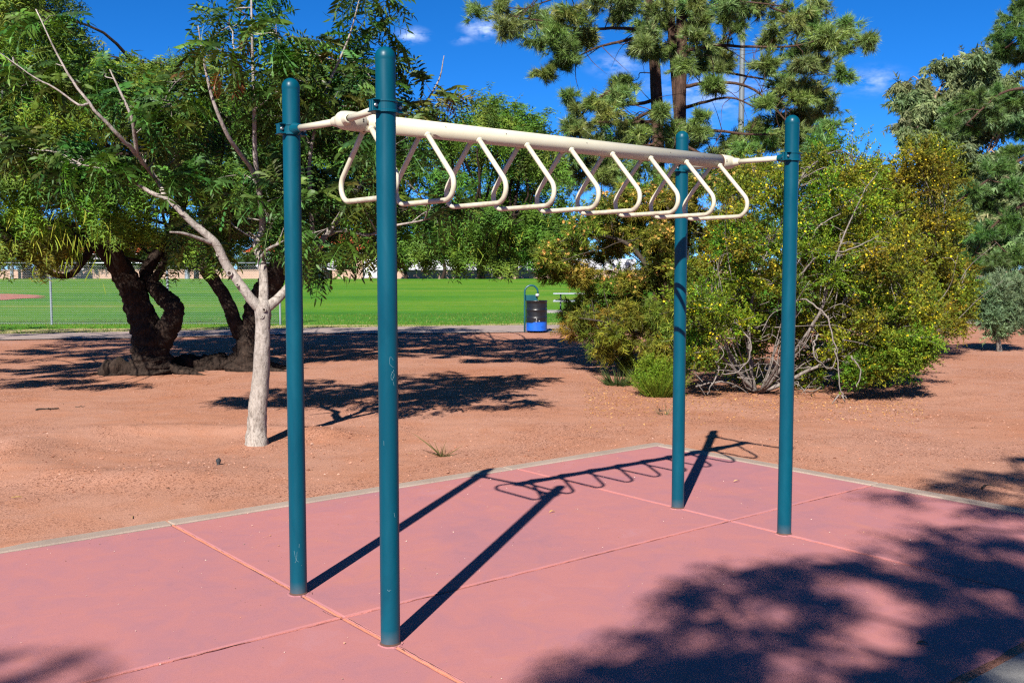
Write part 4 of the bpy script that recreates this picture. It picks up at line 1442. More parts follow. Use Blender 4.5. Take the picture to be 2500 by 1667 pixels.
spots = [(1150, 25, 34, 24), (1180, 60, 40, 28), (1225, 40, 50, 32), (1275, 70, 48, 34), (1240, 100, 40, 28), (1300, 115, 42, 30), (1285, 150, 30, 20), (1325, 40, 44, 26), (1370, 15, 40, 26), (1340, 95, 30, 24),
         (1430, -10, 50, 26), (1480, 70, 34, 30), (1510, 30, 40, 30), (1560, 75, 44, 30), (1600, 90, 40, 26), (1500, 120, 36, 24), (1440, 20, 34, 24), (1460, 110, 26, 22), (1540, 120, 30, 26), (1600, 40, 34, 24), (1640, 120, 42, 32), (1610, 150, 36, 26), (1580, 10, 40, 26),
         (1680, 10, 50, 28), (1740, 15, 56, 30), (1690, 60, 24, 18), (1800, 30, 50, 30), (1790, 80, 40, 24), (1850, 60, 46, 30), (1880, 10, 40, 20), (1830, 120, 44, 26), (1900, 90, 46, 28), (1945, 60, 32, 20), (1940, 110, 30, 20), (1880, 145, 40, 24), (1830, 160, 36, 22), (1760, 150, 34, 22), (1800, 195, 46, 26), (1860, 200, 40, 22), (1770, 230, 36, 22), (1840, 235, 36, 16),
         (1435, 230, 36, 34), (1440, 190, 24, 22), (1400, 265, 40, 28), (1330, 245, 24, 18), (1340, 290, 34, 26), (1460, 290, 42, 32), (1420, 320, 46, 34), (1500, 330, 40, 30), (1540, 300, 36, 30), (1550, 350, 44, 34), (1480, 380, 50, 34), (1390, 370, 46, 36), (1600, 330, 40, 28), (1640, 370, 50, 36), (1610, 270, 24, 18), (1660, 160, 24, 16),
         (1720, 300, 46, 34), (1690, 340, 44, 30), (1760, 330, 44, 30), (1800, 290, 46, 28), (1850, 260, 50, 24), (1900, 290, 44, 28), (1880, 330, 50, 28), (1820, 350, 44, 30), (1740, 390, 50, 34), (1680, 420, 44, 34), (1860, 390, 44, 34), (1300, 330, 34, 26), (1290, 385, 36, 28), (1345, 345, 40, 30), (1330, 410, 40, 32), (1370, 330, 30, 24), (1260, 410, 26, 22), (1400, 410, 44, 34), (1310, 290, 20, 14), (1360, 235, 22, 16), (1580, 380, 44, 34), (1520, 260, 26, 24), (1640, 200, 26, 18), (1560, 420, 50, 34), (1440, 430, 50, 36)]
cp = []
spots = [(u + g.normal(0, 3), v + g.normal(0, 3), ru, rv) for (u, v, ru, rv) in spots] + [(u + g.normal(0, 26), v + g.normal(0, 16), ru * .8, rv * .8) for (u, v, ru, rv) in spots]
for (u, v, ru, rv) in spots:
    y = DP + g.uniform(-1.9, 1.5)
    cp.append((at(u, v, y), (px(ru, y) * 1.25, px(ru, y) * 1.25, px(rv, y) * 1.25)))
link(tr, np.concatenate(n1), cp, g, .018, .006, .0)
# bare dead twigs inside the crown
for k in range(90):
    nd = np.concatenate(n1[3:])[g.integers(0, sum(len(q) for q in n1[3:]))]
    d = unit(g.normal(0, 1, 3) + [0, 0, -.3]) * g.uniform(.5, 1.5)
    tube(tr, smooth_path([nd, nd + d * .5 + g.normal(0, .08, 3), nd + d + g.normal(0, .1, 3)], 3), np.linspace(.014, .004, 7), 4, caps=False)
lf, tw = MB(), MB()
crown(tw, lf, cp, g, 20, 8, NE, 1.65, [(.130, .215, .042), (.175, .265, .055), (.095, .170, .038), (.225, .290, .075)], droop=-.15, twig_r=.006, sag=.05, outward=1.0, tint=.12, spread=.10, shell=.6)
# crown above the frame
top = fill([(1150, -60), (1350, -430), (1550, -560), (1760, -420), (1900, -60)], 22, DP - 2.4, DP + 2.4, 75, g, .6)
crown(None, lf, top, g, 20, 6, NE, 1.5, [(.058, .105, .020), (.080, .135, .026)], droop=.05, outward=1.0)
ep = plant('pine_tree', 'tall open pine with three red-brown stems behind the yellow-flowered bushes', 'tree', bp, tr, M['bark_pine'], lf, M['needle'])
rel(tw, bp).build('twigs', M['twig_dark'], ep, smooth=True)['kind'] = 'stuff'

# ---- eucalypt, dark pine and smaller trees on the right
g = np.random.default_rng(401)
EU = [t_strap(g, 9, .35, .26, .055, .6, .8) for _ in range(6)]
DE = 48.0
be = np.array([at(2140, 640, DE)[0], DE, float(height(25, DE))])
tr = MB()
n1 = [limb(tr, [be + [0, 0, -.2], be + [0, 0, 1.5]] + U([(2138, 450, DE), (2132, 340, DE), (2122, 270, DE), (2112, 220, DE), (2118, 185, DE)]), [.34, .3, .26, .22, .17, .10, .03], 14, 5, .05, 91)]
for k, row in enumerate([[(2134, 350, DE), (2105, 315, DE), (2090, 260, DE)], [(2136, 400, DE), (2190, 320, DE), (2230, 240, DE), (2245, 200, DE)], [(2138, 450, DE), (2220, 400, DE), (2290, 330, DE)], [(2122, 260, DE), (2150, 220, DE), (2165, 190, DE)]]):
    n1.append(limb(tr, U(row), np.linspace(.12, .02, len(row)), 8, 5, .04, 95 + k))
polye = [(2065, 290), (2070, 200), (2095, 160), (2110, 130), (2160, 120), (2220, 125), (2290, 140), (2330, 190), (2360, 260), (2370, 560), (2300, 600), (2200, 600), (2150, 470), (2120, 330)]
ce = fill(polye, 120, DE - 3, DE + 3, 36, g, .8, holes=((2115, 290, 14), (2160, 320, 10), (2270, 480, 12), (2290, 350, 12)))
link(tr, np.concatenate(n1), ce, g, .035, .01, .05)
lf, tw = MB(), MB()
crown(tw, lf, ce, g, 16, 7, EU, 1.1, [(.155, .215, .090), (.200, .260, .110), (.115, .170, .075), (.250, .295, .130)], droop=1.0, twig_r=.012, sag=.12, tint=.1)
plant('eucalyptus_tree', 'tall rounded grey-green eucalyptus far behind the yellow bushes', 'tree', be, tr, M['bark_euc'], lf, M['leaf'])

g = np.random.default_rng(402)
DR = 33.0
b = np.array([at(2440, 640, DR)[0], DR, 0.1])
tr = MB()
n1 = [limb(tr, [b + [0, 0, -.3]] + U([(2445, 500, DR), (2440, 300, DR), (2435, 100, DR), (2430, -200, DR)]), [.3, .26, .22, .18, .1], 14, 6, .05, 111)]
for k, row in enumerate([[(2440, 180, DR), (2380, 200, DR - .6), (2300, 215, DR - 1), (2220, 285, DR - 1.2)], [(2440, 340, DR), (2380, 350, DR - .5), (2290, 400, DR - .8), (2190, 470, DR - 1)],
                         [(2436, 60, DR), (2380, 90, DR), (2310, 110, DR - .5)], [(2440, 440, DR), (2350, 470, DR - .5), (2280, 520, DR - .5), (2240, 580, DR - .5)], [(2435, 0, DR), (2370, 30, DR), (2330, 50, DR)]]):
    n1.append(limb(tr, U(row), np.linspace(.075, .02, len(row)), 8, 5, .05, 115 + k, .1, g))
sp = [(2330, 45, 34, 26), (2350, 80, 40, 30), (2300, 85, 26, 22), (2310, 120, 34, 24), (2345, 135, 34, 26), (2290, 150, 0, 0), (2380, 40, 40, 30), (2380, 120, 40, 30), (2340, 15, 24, 18),
      (2200, 255, 30, 22), (2240, 230, 36, 26), (2290, 220, 38, 24), (2335, 235, 34, 26), (2270, 265, 30, 20), (2180, 285, 20, 14), (2350, 300, 30, 22), (2230, 300, 26, 16), (2330, 350, 30, 22), (2290, 390, 34, 22),
      (2230, 440, 30, 20), (2270, 470, 36, 26), (2330, 430, 34, 24), (2320, 520, 36, 28), (2260, 540, 34, 24), (2340, 590, 34, 28), (2290, 600, 34, 24), (2230, 610, 30, 22), (2190, 500, 24, 18), (2350, 640, 30, 22)]
cpp = [(at(u, v, (y := DR + g.uniform(-1.4, 1.0))), (px(ru, y), px(ru, y), px(rv, y))) for (u, v, ru, rv) in sp if ru]
cpp = [(c_, tuple(1.25 * q_ for q_ in r_)) for c_, r_ in cpp]
link(tr, np.concatenate(n1), cpp, g, .03, .01, .05)
lf, tw = MB(), MB()
crown(tw, lf, cpp, g, 32, 9, NE, 1.65, [(.065, .150, .028), (.090, .190, .036), (.048, .110, .026), (.125, .215, .045)], droop=.05, twig_r=.007, sag=.05, outward=1.0)
plant('pine_tree', 'dark green pine cut off by the right edge with long bare limbs', 'tree', b, tr, M['bark_pine'], lf, M['needle'])

# ---- flowering bushes
SL = [t_smallleaf(g) for _ in range(8)]
FL = [t_flower(g) for _ in range(3)]
CREO = [(.130, .185, .012), (.185, .225, .014), (.095, .150, .012), (.240, .245, .018), (.100, .200, .014)]


def bare(mb, base, n, reach, height_, g, r=.014, curl=.25):
    """grey crooked stems fanning out of one crown"""
    nodes = []
    for k in range(n):
        a_ = g.uniform(0, 6.283)
        d = np.array([math.cos(a_), math.sin(a_), 0])
        R_ = reach * g.uniform(.35, 1)
        hh = height_ * g.uniform(.35, 1)
        p = [base + d * .06]
        for s in (.25, .5, .75, 1.0):
            p.append(base + d * R_ * s ** .8 + np.array([0, 0, hh * s ** 1.1]) + g.normal(0, curl * .28, 3) * s)
        for q in p: q[2] = max(q[2], .03)
        nodes.append(limb(mb, p, r * np.array([1.25, 1.0, .8, .55, .3]) * g.uniform(.7, 1.4), 6, 4, .06, int(g.integers(1e6)), .4, g))
    return nodes


def flowers(pts, n, g, cols, tm, size=1.0, toward=True):
    mb = MB()
    idx = g.choice(len(pts), n, replace=False)
    p = pts[idx] + g.normal(0, .02, (n, 3))
    up = unit(np.array([-.3, -1, .7]) + g.normal(0, .6, (n, 3)))
    x = unit(np.cross(up, g.normal(0, 1, (n, 3))))
    scatter(mb, tm, p, x, size * g.uniform(.7, 1.3, n), palette(g, n, cols, .1), g, up=up)
    return mb


g = np.random.default_rng(501)
bc = ground_pt(1740, 903); bc[2] = float(height(bc[0], bc[1])) - .02
DC = bc[1]
tr = MB()
nodes = bare(tr, bc, 18, 1.5, 1.9, g, .011)
low = [limb(tr, [bc + [0, 0, .04], at(1800, 880, DC - .1), at(1860, 850, DC - .2), at(1950, 800, DC - .2), at(2050, 760, DC)], [.03, .026, .022, .014, .007], 8, 5, .08, 9, .3, g),
       limb(tr, [bc + [0, 0, .04], at(1690, 850, DC - .2), at(1640, 800, DC - .3), at(1600, 730, DC - .3)], [.03, .024, .018, .008], 8, 5, .08, 10, .3, g),
       limb(tr, [bc + [.05, 0, .03], at(1830, 800, DC - .4), at(1890, 700, DC - .6), at(1930, 560, DC - .7), at(1990, 430, DC - .6)], [.028, .022, .018, .012, .006], 8, 5, .08, 11, .3, g),
       limb(tr, [bc + [-.05, 0, .03], at(1720, 780, DC), at(1740, 640, DC), at(1800, 500, DC), at(1850, 390, DC)], [.03, .024, .018, .012, .006], 8, 5, .08, 12, .3, g)]
# dead, tangled grey twigs hanging at the front
for (rows) in ([(1800, 700, -.7), (1850, 690, -.9), (1900, 730, -1.0), (1915, 790, -1.0), (1925, 840, -1.05), (1930, 895, -1.1), (1945, 915, -1.1)], [(1880, 770, -.9), (1868, 800, -1.0), (1880, 830, -1.05), (1910, 845, -1.0), (1925, 800, -1)], [(1680, 730, -.7), (1715, 770, -.8), (1725, 810, -.85), (1700, 850, -.85), (1660, 860, -.8)],
               [(1600, 888, -.6), (1635, 878, -.65), (1680, 880, -.65), (1720, 905, -.5)], [(1640, 820, -.6), (1650, 850, -.65), (1632, 890, -.7), (1625, 905, -.7)], [(1955, 820, -.9), (1975, 850, -.95), (1968, 890, -1.0)], [(1830, 640, -.8), (1880, 590, -.9), (1960, 570, -1.0), (2020, 540, -1)], [(1820, 620, -.7), (1860, 560, -.8), (1880, 520, -.8), (1930, 490, -.8)], [(1925, 905, -1.1), (1912, 925, -1.1)], [(1935, 905, -1.1), (1942, 928, -1.12)]):
    pts = [at(u, v, DC + dy) for u, v, dy in rows]
    for q in pts: q[2] = max(q[2], .012)
    limb(tr, pts, np.linspace(.013, .006, len(pts)), 6, 6, .1, int(g.integers(1e6)), .8, g)
for k in range(130):
    u, v = g.uniform(1590, 2000), g.uniform(690, 890)
    p0 = at(u, v, DC + g.uniform(-.9, .6)); p0[2] = max(p0[2], .05)
    d = g.normal(0, 1, 3) * [.22, .18, .16]
    p2 = p0 + d + g.normal(0, .05, 3); p2[2] = max(p2[2], .03)
    m_ = p0 + d * .5 + g.normal(0, .07, 3); m_[2] = max(m_[2], .03)
    tube(tr, smooth_path([p0, m_, p2], 4), np.linspace(.0075, .003, 9), 4, caps=False)
polyc = [(1600, 560), (1640, 470), (1720, 400), (1800, 400), (1850, 330), (1880, 350), (1940, 350), (1990, 370), (2060, 480), (2110, 600), (2140, 700), (2150, 800), (2100, 830), (2060, 850), (1990, 870), (1930, 810), (1880, 720), (1780, 690), (1690, 700), (1620, 770), (1590, 840), (1560, 760), (1570, 640)]
cc = fill(polyc, 115, DC - 1.0, DC + 1.5, 56, g, .9)
cc += fill([(1590, 760), (1650, 700), (1800, 690), (1950, 720), (2090, 760), (2110, 850), (1990, 880), (1850, 870), (1700, 870), (1600, 880)], 34, DC + .5, DC + 1.8, 50, g, .8)
cc += [(at(u, v, DC - .7), (.22, .2, .16)) for u, v in ((2010, 850), (2050, 830), (2090, 800), (1960, 860), (2030, 790), (2120, 810), (1640, 760), (1700, 745), (1610, 820))]
for c_, r_ in cc: c_[2] = max(c_[2], .15)
link(tr, np.concatenate(nodes + low), cc, g, .010, .004, .1, 5)
lf, tw = MB(), MB()
crown(tw, MB(), cc[::2], g, 10, 1, SL, 1.0, CREO, twig_r=.004, outward=1.2, shell=.2)
pts = crown(tw, lf, cc, g, 23, 8, SL, 1.15, CREO, droop=-.15, twig_r=.0035, sag=.08, outward=1.1, tint=.22, jit=.34, start=.3, shell=.65, spread=.07)
fl = flowers(pts, 4200, g, [(.85, .66, .012), (.95, .75, .02), (.70, .60, .01)], FL, 1.25)
ec = plant('creosote_bush', 'yellow-flowered green bush with tangled grey stems behind the right posts', 'bush', bc, tr, M['bark_grey'], lf, M['leaf'], extra=(('flowers', fl, M['flower']),), leaf_name='foliage', trunk_name='stems')
rel(tw, bc).build('twigs', M['bark_grey'], ec, smooth=True)['kind'] = 'stuff'

g = np.random.default_rng(502)
DC2 = 19.5
bc2 = np.array([at(2060, 760, DC2)[0], DC2, 0.0])
tr = MB()
nodes = bare(tr, bc2, 14, 2.0, 2.6, g, .013)
polyd = [(1830, 540), (1860, 460), (1940, 430), (1990, 390), (2045, 400), (2080, 365), (2120, 345), (2160, 350), (2185, 380), (2190, 430), (2175, 480), (2215, 580), (2230, 700), (2215, 745), (2120, 745), (2000, 740), (1900, 700)]
cd = fill(polyd, 105, DC2 - .9, DC2 + 1.5, 44, g, .95)
link(tr, np.concatenate(nodes), cd, g, .012, .005, .1, 5)
lf, tw = MB(), MB()
SL2 = [t_smallleaf(g, 8, .18, .042, .027) for _ in range(6)]
pts = crown(tw, lf, cd, g, 18, 8, SL2, 1.15, [(.150, .170, .012), (.200, .200, .014), (.115, .145, .012), (.240, .205, .018)], tint=.18, jit=.3, droop=-.2, twig_r=.005, sag=.08, outward=1.1, start=.3, shell=.65, spread=.07)
fl = flowers(pts, 1700, g, [(.85, .65, .012), (.92, .70, .02)], FL, 1.6)
ec = plant('creosote_bush', 'tall olive bush with yellow flowers standing against the far eucalyptus', 'bush', bc2, tr, M['bark_grey'], lf, M['leaf'], extra=(('flowers', fl, M['flower']),), leaf_name='foliage', trunk_name='stems')
rel(tw, bc2).build('twigs', M['twig_dark'], ec, smooth=True)['kind'] = 'stuff'

g = np.random.default_rng(503)
DH = 16.4
bh = np.array([at(1560, 830, DH)[0], DH, 0.0])
HS = [t_strap(g, 10, .11, .085, .0105, .35) for _ in range(8)]
tr = MB()
h1 = [limb(tr, [bh + [0, 0, -.05]] + U([(1545, 780, DH), (1520, 700, DH), (1490, 620, DH - .1), (1440, 560, DH - .2), (1360, 540, DH - .4), (1270, 560, DH - .5)]), [.06, .055, .05, .042, .034, .022, .01], 10, 5, .06, 131),
      limb(tr, [bh + [0, 0, -.05]] + U([(1560, 780, DH), (1570, 680, DH), (1560, 560, DH), (1530, 470, DH), (1500, 420, DH)]), [.055, .05, .045, .036, .02, .01], 10, 5, .06, 132),
      limb(tr, [bh + [0, 0, -.03]] + U([(1590, 760, DH + .2), (1630, 620, DH + .3), (1660, 480, DH + .4), (1690, 400, DH + .4)]), [.05, .045, .035, .022, .01], 10, 5, .06, 133),
      limb(tr, [bh + [0, 0, .05]] + U([(1510, 790, DH - .3), (1450, 760, DH - .5), (1390, 740, DH - .7), (1330, 730, DH - .8)]), [.04, .034, .026, .018, .008], 8, 5, .06, 134),
      limb(tr, U([(1330, 560, DH - .4), (1290, 600, DH - .8), (1330, 585, DH - 1.0), (1390, 570, DH - 1.1)]), [.01, .009, .007, .004], 6, 4, .05, 135)]
polyh = [(1230, 610), (1260, 560), (1330, 520), (1400, 450), (1440, 440), (1500, 400), (1570, 420), (1640, 380), (1700, 370), (1730, 420), (1700, 560), (1620, 640), (1560, 760), (1540, 860), (1470, 850), (1400, 800), (1330, 770), (1290, 730), (1330, 690), (1300, 650), (1250, 640)]
ch = fill(polyh, 112, DH - 1.0, DH + 1.2, 42, g, .8, holes=((1290, 690, 26), (1480, 720, 0)))
link(tr, np.concatenate(h1), ch, g, .012, .004, .1, 5)
lf, tw = MB(), MB()
pts = crown(tw, lf, ch, g, 18, 7, HS, 1.05, [(.150, .175, .018), (.200, .210, .022), (.105, .140, .018), (.265, .235, .030)], tint=.18, jit=.3, droop=.3, twig_r=.004, sag=.1, outward=1.0, start=.3, shell=.6, spread=.07)
hi = pts[(pts[:, 2] > 1.35)]
FC = [t_flower(g, .020, 6) for _ in range(3)]
fl = flowers(hi, 3200, g, [(.62, .31, .07), (.72, .42, .11), (.55, .26, .06), (.66, .46, .09)], FC, 1.6)
eh = plant('hop_bush', 'arching olive shrub with tan-orange seed clusters right of the trash barrel', 'bush', bh, tr, M['twig_dark'], lf, M['leaf'], extra=(('seed_clusters', fl, M['flower']),), leaf_name='foliage', trunk_name='stems')
rel(tw, bh).build('twigs', M['twig_dark'], eh, smooth=True)['kind'] = 'stuff'

# ---- bright wispy broom clump at the foot of the bushes
def broom(name, label, base, n, hgt, spread, cols, g, wd=.006, cat='plant', lean=(0, 0)):
    lf = MB()
    a_ = g.uniform(0, 6.283, n); rr = spread * np.sqrt(g.uniform(0, 1, n))
    p = base + np.column_stack([rr * np.cos(a_) * .5, rr * np.sin(a_) * .5, np.zeros(n)])
    d = np.column_stack([np.cos(a_) * rr * 1.3 + lean[0], np.sin(a_) * rr * 1.3 + lean[1], np.full(n, hgt)]) + g.normal(0, .08, (n, 3))
    tm = []
    for k in range(5):
        s = np.linspace(0, 1, 5); cv = .10 * s ** 2 * g.normal(0, 1)
        v = np.vstack([np.column_stack([s, cv + wd / hgt * (1 - s) * .8 + .001, 0 * s]), np.column_stack([s, cv - wd / hgt * (1 - s) * .8 - .001, 0 * s + .001])])
        i = np.arange(4)
        tm.append((v, np.stack([i, i + 1, 5 + i + 1, 5 + i], -1), np.zeros((0, 3), int), np.tile(np.linspace(.75, 1.15, 5), 2)))
    L = np.linalg.norm(d, axis=1) * g.uniform(.5, 1.05, n)
    scatter(lf, tm, p, d, L, palette(g, n, cols, .2), g, up=g.normal(0, 1, (n, 3)))
    return plant(name, label, cat, base, None, None, lf, M['leaf'], leaf_name='blades')


g = np.random.default_rng(601)
bb = ground_pt(1512, 912)
e = broom('broom_plant', 'bright green wispy clump at the foot of the bushes left of the far post', bb, 520, .46, .34, [(.13, .22, .014), (.18, .25, .018), (.10, .18, .016), (.24, .26, .035)], g, .004)
lf2 = MB()
c0 = [(bb + [.05, .1, .28], (.28, .22, .22)), (bb + [-.16, .1, .20], (.22, .2, .17)), (bb + [.24, .1, .22], (.22, .2, .19)), (bb + [.0, -.05, .14], (.26, .18, .12)), (bb + [-.05, .15, .40], (.2, .18, .16))]
crown(None, lf2, c0, g, 40, 8, SL, .8, [(.13, .22, .014), (.18, .25, .018)], droop=-.5, outward=.8)
rel(lf2, bb).build('leaves', M['leaf'], e, colour=True)['kind'] = 'stuff'
bb2 = ground_pt(1418, 888)
e = broom('weed', 'low narrow-leaved weed on the dirt left of the wispy clump', bb2, 160, .20, .22, [(.045, .075, .02), (.07, .10, .03)], g, .010)
bb3 = ground_pt(1020, 1048)
broom('weed', 'tiny dry weed alone on the dirt between the near posts and the bushes', bb3, 40, .10, .08, [(.13, .12, .04), (.18, .13, .05)], g, .004)
bb4 = ground_pt(1525, 955)
broom('weed', 'thin grey-green sprig beside the foot of the far post', bb4, 26, .20, .10, [(.16, .16, .07), (.12, .14, .06)], g, .004)

# ---- grey-green shrub standing alone on the right
g = np.random.default_rng(701)
bs = ground_pt(2297, 808)
tr = MB()
DS = bs[1]
nodes = [limb(tr, [bs + [0, 0, -.05], at(2292, 780, DS), at(2290, 755, DS)], [.06, .05, .045], 10, 4, .05, 141)]
for k, (u, v) in enumerate(((2240, 690), (2262, 660), (2290, 645), (2320, 655), (2345, 690), (2270, 700), (2310, 700), (2335, 650))):
    nodes.append(limb(tr, [at(2291, 760, DS), at((2291 + u) / 2 + g.normal(0, 5), (745 + v) / 2, DS + g.normal(0, .2)), at(u, v, DS + g.normal(0, .4))], [.025, .018, .008], 6, 5, .05, 150 + k))
pol = [(2246, 715), (2244, 685), (2255, 662), (2290, 650), (2325, 655), (2348, 665), (2362, 700), (2340, 742), (2300, 768), (2268, 750)]
cs = fill(pol, 34, DS - .5, DS + .6, 26, g, .9)
link(tr, np.concatenate(nodes), cs, g, .01, .004, .1, 5)
lf = MB(); tw = MB()
SS = [t_strap(g, 12, .16, .07, .011, -.1, .55) for _ in range(6)]
crown(tw, lf, cs, g, 16, 7, SS, 1.1, [(.185, .275, .140), (.240, .330, .175), (.135, .215, .115)], droop=-.45, twig_r=.004, outward=.7, tint=.06)
plant('sage_shrub', 'lone grey-green shrub on a pale stem at the right edge of the dirt', 'bush', bs, tr, M['bark_grey'], lf, M['leaf'], leaf_name='foliage', trunk_name='stem')

# ---- trees beyond the lawn
def far_tree(name, label, u, y, ztop, rad, cols, g, trunk_r=.22, group='trees by the houses', n=26, zlo=None, size=3.2, tm=None, bark='bark_dark'):
    x = at(u, 600, y)[0]
    z0 = float(height(x, y))
    b = np.array([x, y, z0])
    tr, lf = MB(), MB()
    H = ztop - z0
    zl = zlo if zlo is not None else z0 + H * .28
    nd = [limb(tr, [b + [0, 0, -.2], b + [g.normal(0, .1), 0, H * .2], b + [g.normal(0, .3), 0, H * .5], b + [g.normal(0, .4), 0, H * .8]], [trunk_r * 1.2, trunk_r, trunk_r * .7, trunk_r * .25], 10, 4, .06, int(g.integers(1e6)))]
    for k in range(5):
        a_ = g.uniform(0, 6.28)
        nd.append(limb(tr, [b + [0, 0, H * .25], b + [math.cos(a_) * rad * .35, math.sin(a_) * rad * .35, H * .45], b + [math.cos(a_) * rad * .7, math.sin(a_) * rad * .7, H * .6]], [trunk_r * .5, trunk_r * .35, trunk_r * .15], 6, 4, .05, k))
    cl_ = []
    for k in range(n):
        d = unit(g.normal(0, 1, 3)); s = g.uniform(.35, .85)
        c = np.array([x, y, (zl + ztop) / 2]) + d * np.array([rad, rad, (ztop - zl) / 2]) * s
        r = rad * g.uniform(.22, .36)
        cl_.append((c, (r, r, r * .8)))
    link(tr, np.concatenate(nd), cl_, g, .06, .02, .08, 4)
    crown(None, lf, cl_, g, 9, 5, tm or EU, size * .43, cols, droop=.6, outward=.7, tint=.12)
    return plant(name, label, 'tree', b, tr, M[bark], lf, M['leaf'], group)


g = np.random.default_rng(801)
GR = [(.060, .115, .020), (.080, .140, .024), (.045, .090, .020)]
far_tree('shade_tree', 'broad dark tree at the far lawn edge left of the orange roof', 60, 96, 8.2, 6.5, GR, g, .3)
far_tree('shade_tree', 'round dark tree seen over the chain-link fence between the mesquites', 300, 104, 7.6, 6.0, GR, g, .3)
far_tree('shade_tree', 'dark tree before the orange roof, behind the pale trunk fork', 500, 108, 7.8, 5.6, GR, g, .3)
far_tree('shade_tree', 'bushy tree standing left of the black lamp at the houses', 700, 99.2, 4.6, 3.0, GR, g, .2, size=2.6, zlo=1.9)
far_tree('street_tree', 'small bright green tree before the white wall right of the front post', 932, 96, 4.3, 1.9, [(.07, .19, .015), (.09, .22, .02), (.05, .14, .015)], g, .16, size=2.2, n=22, zlo=2.2)
far_tree('mesquite_tree', 'far mesquite with forked black trunk standing against the white wall', 1105, 95, 9.5, 5.6, [(.050, .100, .018), (.070, .130, .022)], g, .34, n=34, zlo=2.9)
far_tree('shade_tree', 'dark tree over the white wall right of the forked black trunk', 1225, 106, 9.0, 5.5, GR, g, .3)
far_tree('shade_tree', 'dark tree hidden behind the tan-clustered shrub', 1420, 104, 9.5, 6.0, GR, g, .3)
far_tree('shade_tree', 'dark rounded tree far behind the creosote bush', 1800, 84, 8.0, 6.0, GR, g, .3)
far_tree('shade_tree', 'blue-green tree low behind the lone grey-green shrub', 2290, 78, 9.0, 6.0, [(.05, .085, .03), (.065, .10, .035)], g, .3, zlo=1.2)
far_tree('pine_tree', 'small far pine top between the right post and the eucalyptus', 2022, 60, 8.6, 2.2, [(.04, .085, .018), (.05, .10, .02)], g, .15, size=2.4, zlo=4.5, bark='bark_pine')

BR = [(.075, .175, .018), (.100, .215, .022), (.060, .140, .018)]
far_tree('street_tree', 'small bright green tree low before the orange roof between the near posts', 690, 95.5, 4.6, 1.9, BR, g, .16, size=2.6, n=24, zlo=2.6)
far_tree('street_tree', 'bright green tree left of the forked black trunk', 1015, 96, 7.0, 3.2, BR, g, .16, size=2.6, n=26, zlo=3.0)
far_tree('street_tree', 'bright green tree right of the forked black trunk', 1190, 96, 7.4, 3.4, BR, g, .16, size=2.6, n=26, zlo=2.8)
far_tree('street_tree', 'bright green tree just left of the trash barrel', 1290, 97, 7.0, 3.2, BR, g, .16, size=2.6, n=26, zlo=2.4)
g = np.random.default_rng(811)
for k, (u, y, zt, rd, what) in enumerate(((-120, 118, 9.5, 6.5, 'leftmost tree'), (150, 122, 10.5, 7.5, 'second tree from the left edge'), (420, 126, 9.8, 7.0, 'third tree from the left edge'), (640, 128, 8.4, 6.2, 'tree above the orange roof'), (830, 124, 9.0, 6.6, 'tree between the near posts'),
                                          (980, 120, 8.6, 6.0, 'tree just right of the front post'), (1180, 124, 10.0, 7.0, 'tree right of the forked black trunk'), (1330, 122, 9.6, 6.5, 'tree above the trash barrel'), (1540, 118, 9.5, 7.0, 'tree behind the far post'), (1700, 112, 9.0, 7.0, 'tree behind the beam end'),
                                          (1930, 108, 9.5, 7.0, 'tree behind the right post'), (2080, 100, 8.0, 6.0, 'tree left of the lone shrub'), (2200, 96, 8.6, 6.0, 'tree above the lone shrub'), (2420, 92, 9.5, 6.5, 'rightmost tree'))):
    far_tree('shade_tree', what + ' in the far dark row behind the houses', u, y, zt, rd, GR, g, .3, 'far row of trees', n=24, zlo=1.4)

# clipped shrubs along the house fronts
g = np.random.default_rng(821)
for k, (u, zt, rd, what) in enumerate(((-10, 4.4, 3.2, 'first'), (75, 3.8, 2.6, 'second'), (150, 4.6, 3.2, 'third'), (235, 4.0, 2.8, 'fourth'), (318, 4.4, 3.0, 'fifth'), (400, 3.8, 2.8, 'sixth'), (470, 4.2, 3.0, 'seventh'), (548, 3.9, 2.8, 'eighth'), (640, 3.6, 2.4, 'ninth'), (790, 2.7, 1.2, 'tenth'))):
    far_tree('hedge_shrub', what + ' from the left of the dark shrubs behind the low tan wall', u, 101.2 + (k % 3) * .5, zt, rd, GR, g, .12, 'shrubs along the house fronts', n=16, zlo=1.0, size=2.6)

# ---- the trees behind the viewer whose shade lies on the pad
def shade_tree(name, label, base, targets, z0, z1, rad, g, twigs=12, per=5, size=1.2):
    tr, lf = MB(), MB()
    base = np.asarray(base, float)
    cl_ = []
    for (u, v, f) in targets:
        p = ground_pt(u, v)
        z = g.uniform(z0, z1)
        c = p + np.array([-SX * z, -SY * z, z])
        r = rad * f
        cl_.append((c, (r, r, r * .6)))
    top = np.mean([c for c, _ in cl_], 0)
    nd = [limb(tr, [base + [0, 0, -.2], base + [0, .1, 1.6], base * .7 + top * .3 + [0, 0, z0 * .45 - .3 * top[2]], base * .4 + top * .6 + [0, 0, z0 * .7 - .6 * top[2]], top + [0, 0, -.4]], [.3, .24, .2, .15, .07], 14, 5, .06, 5)]
    far = sorted(cl_, key=lambda q: -np.linalg.norm(q[0] - top))[:10]
    for c, r in far:
        a = nd[0][len(nd[0]) // 2]
        nd.append(limb(tr, [a, a * .55 + c[0:3] * .45 + [0, 0, .5], c], [.09, .06, .02], 8, 5, .05, 6))
    link(tr, np.concatenate(nd), cl_, g, .03, .01, .08)
    crown(None, lf, cl_, g, twigs, per, FE, size * 1.5, MESQ, droop=.5, outward=.7, spread=.08)
    return plant(name, label, 'tree', base, tr, M['bark_dark'], lf, M['leaf'])


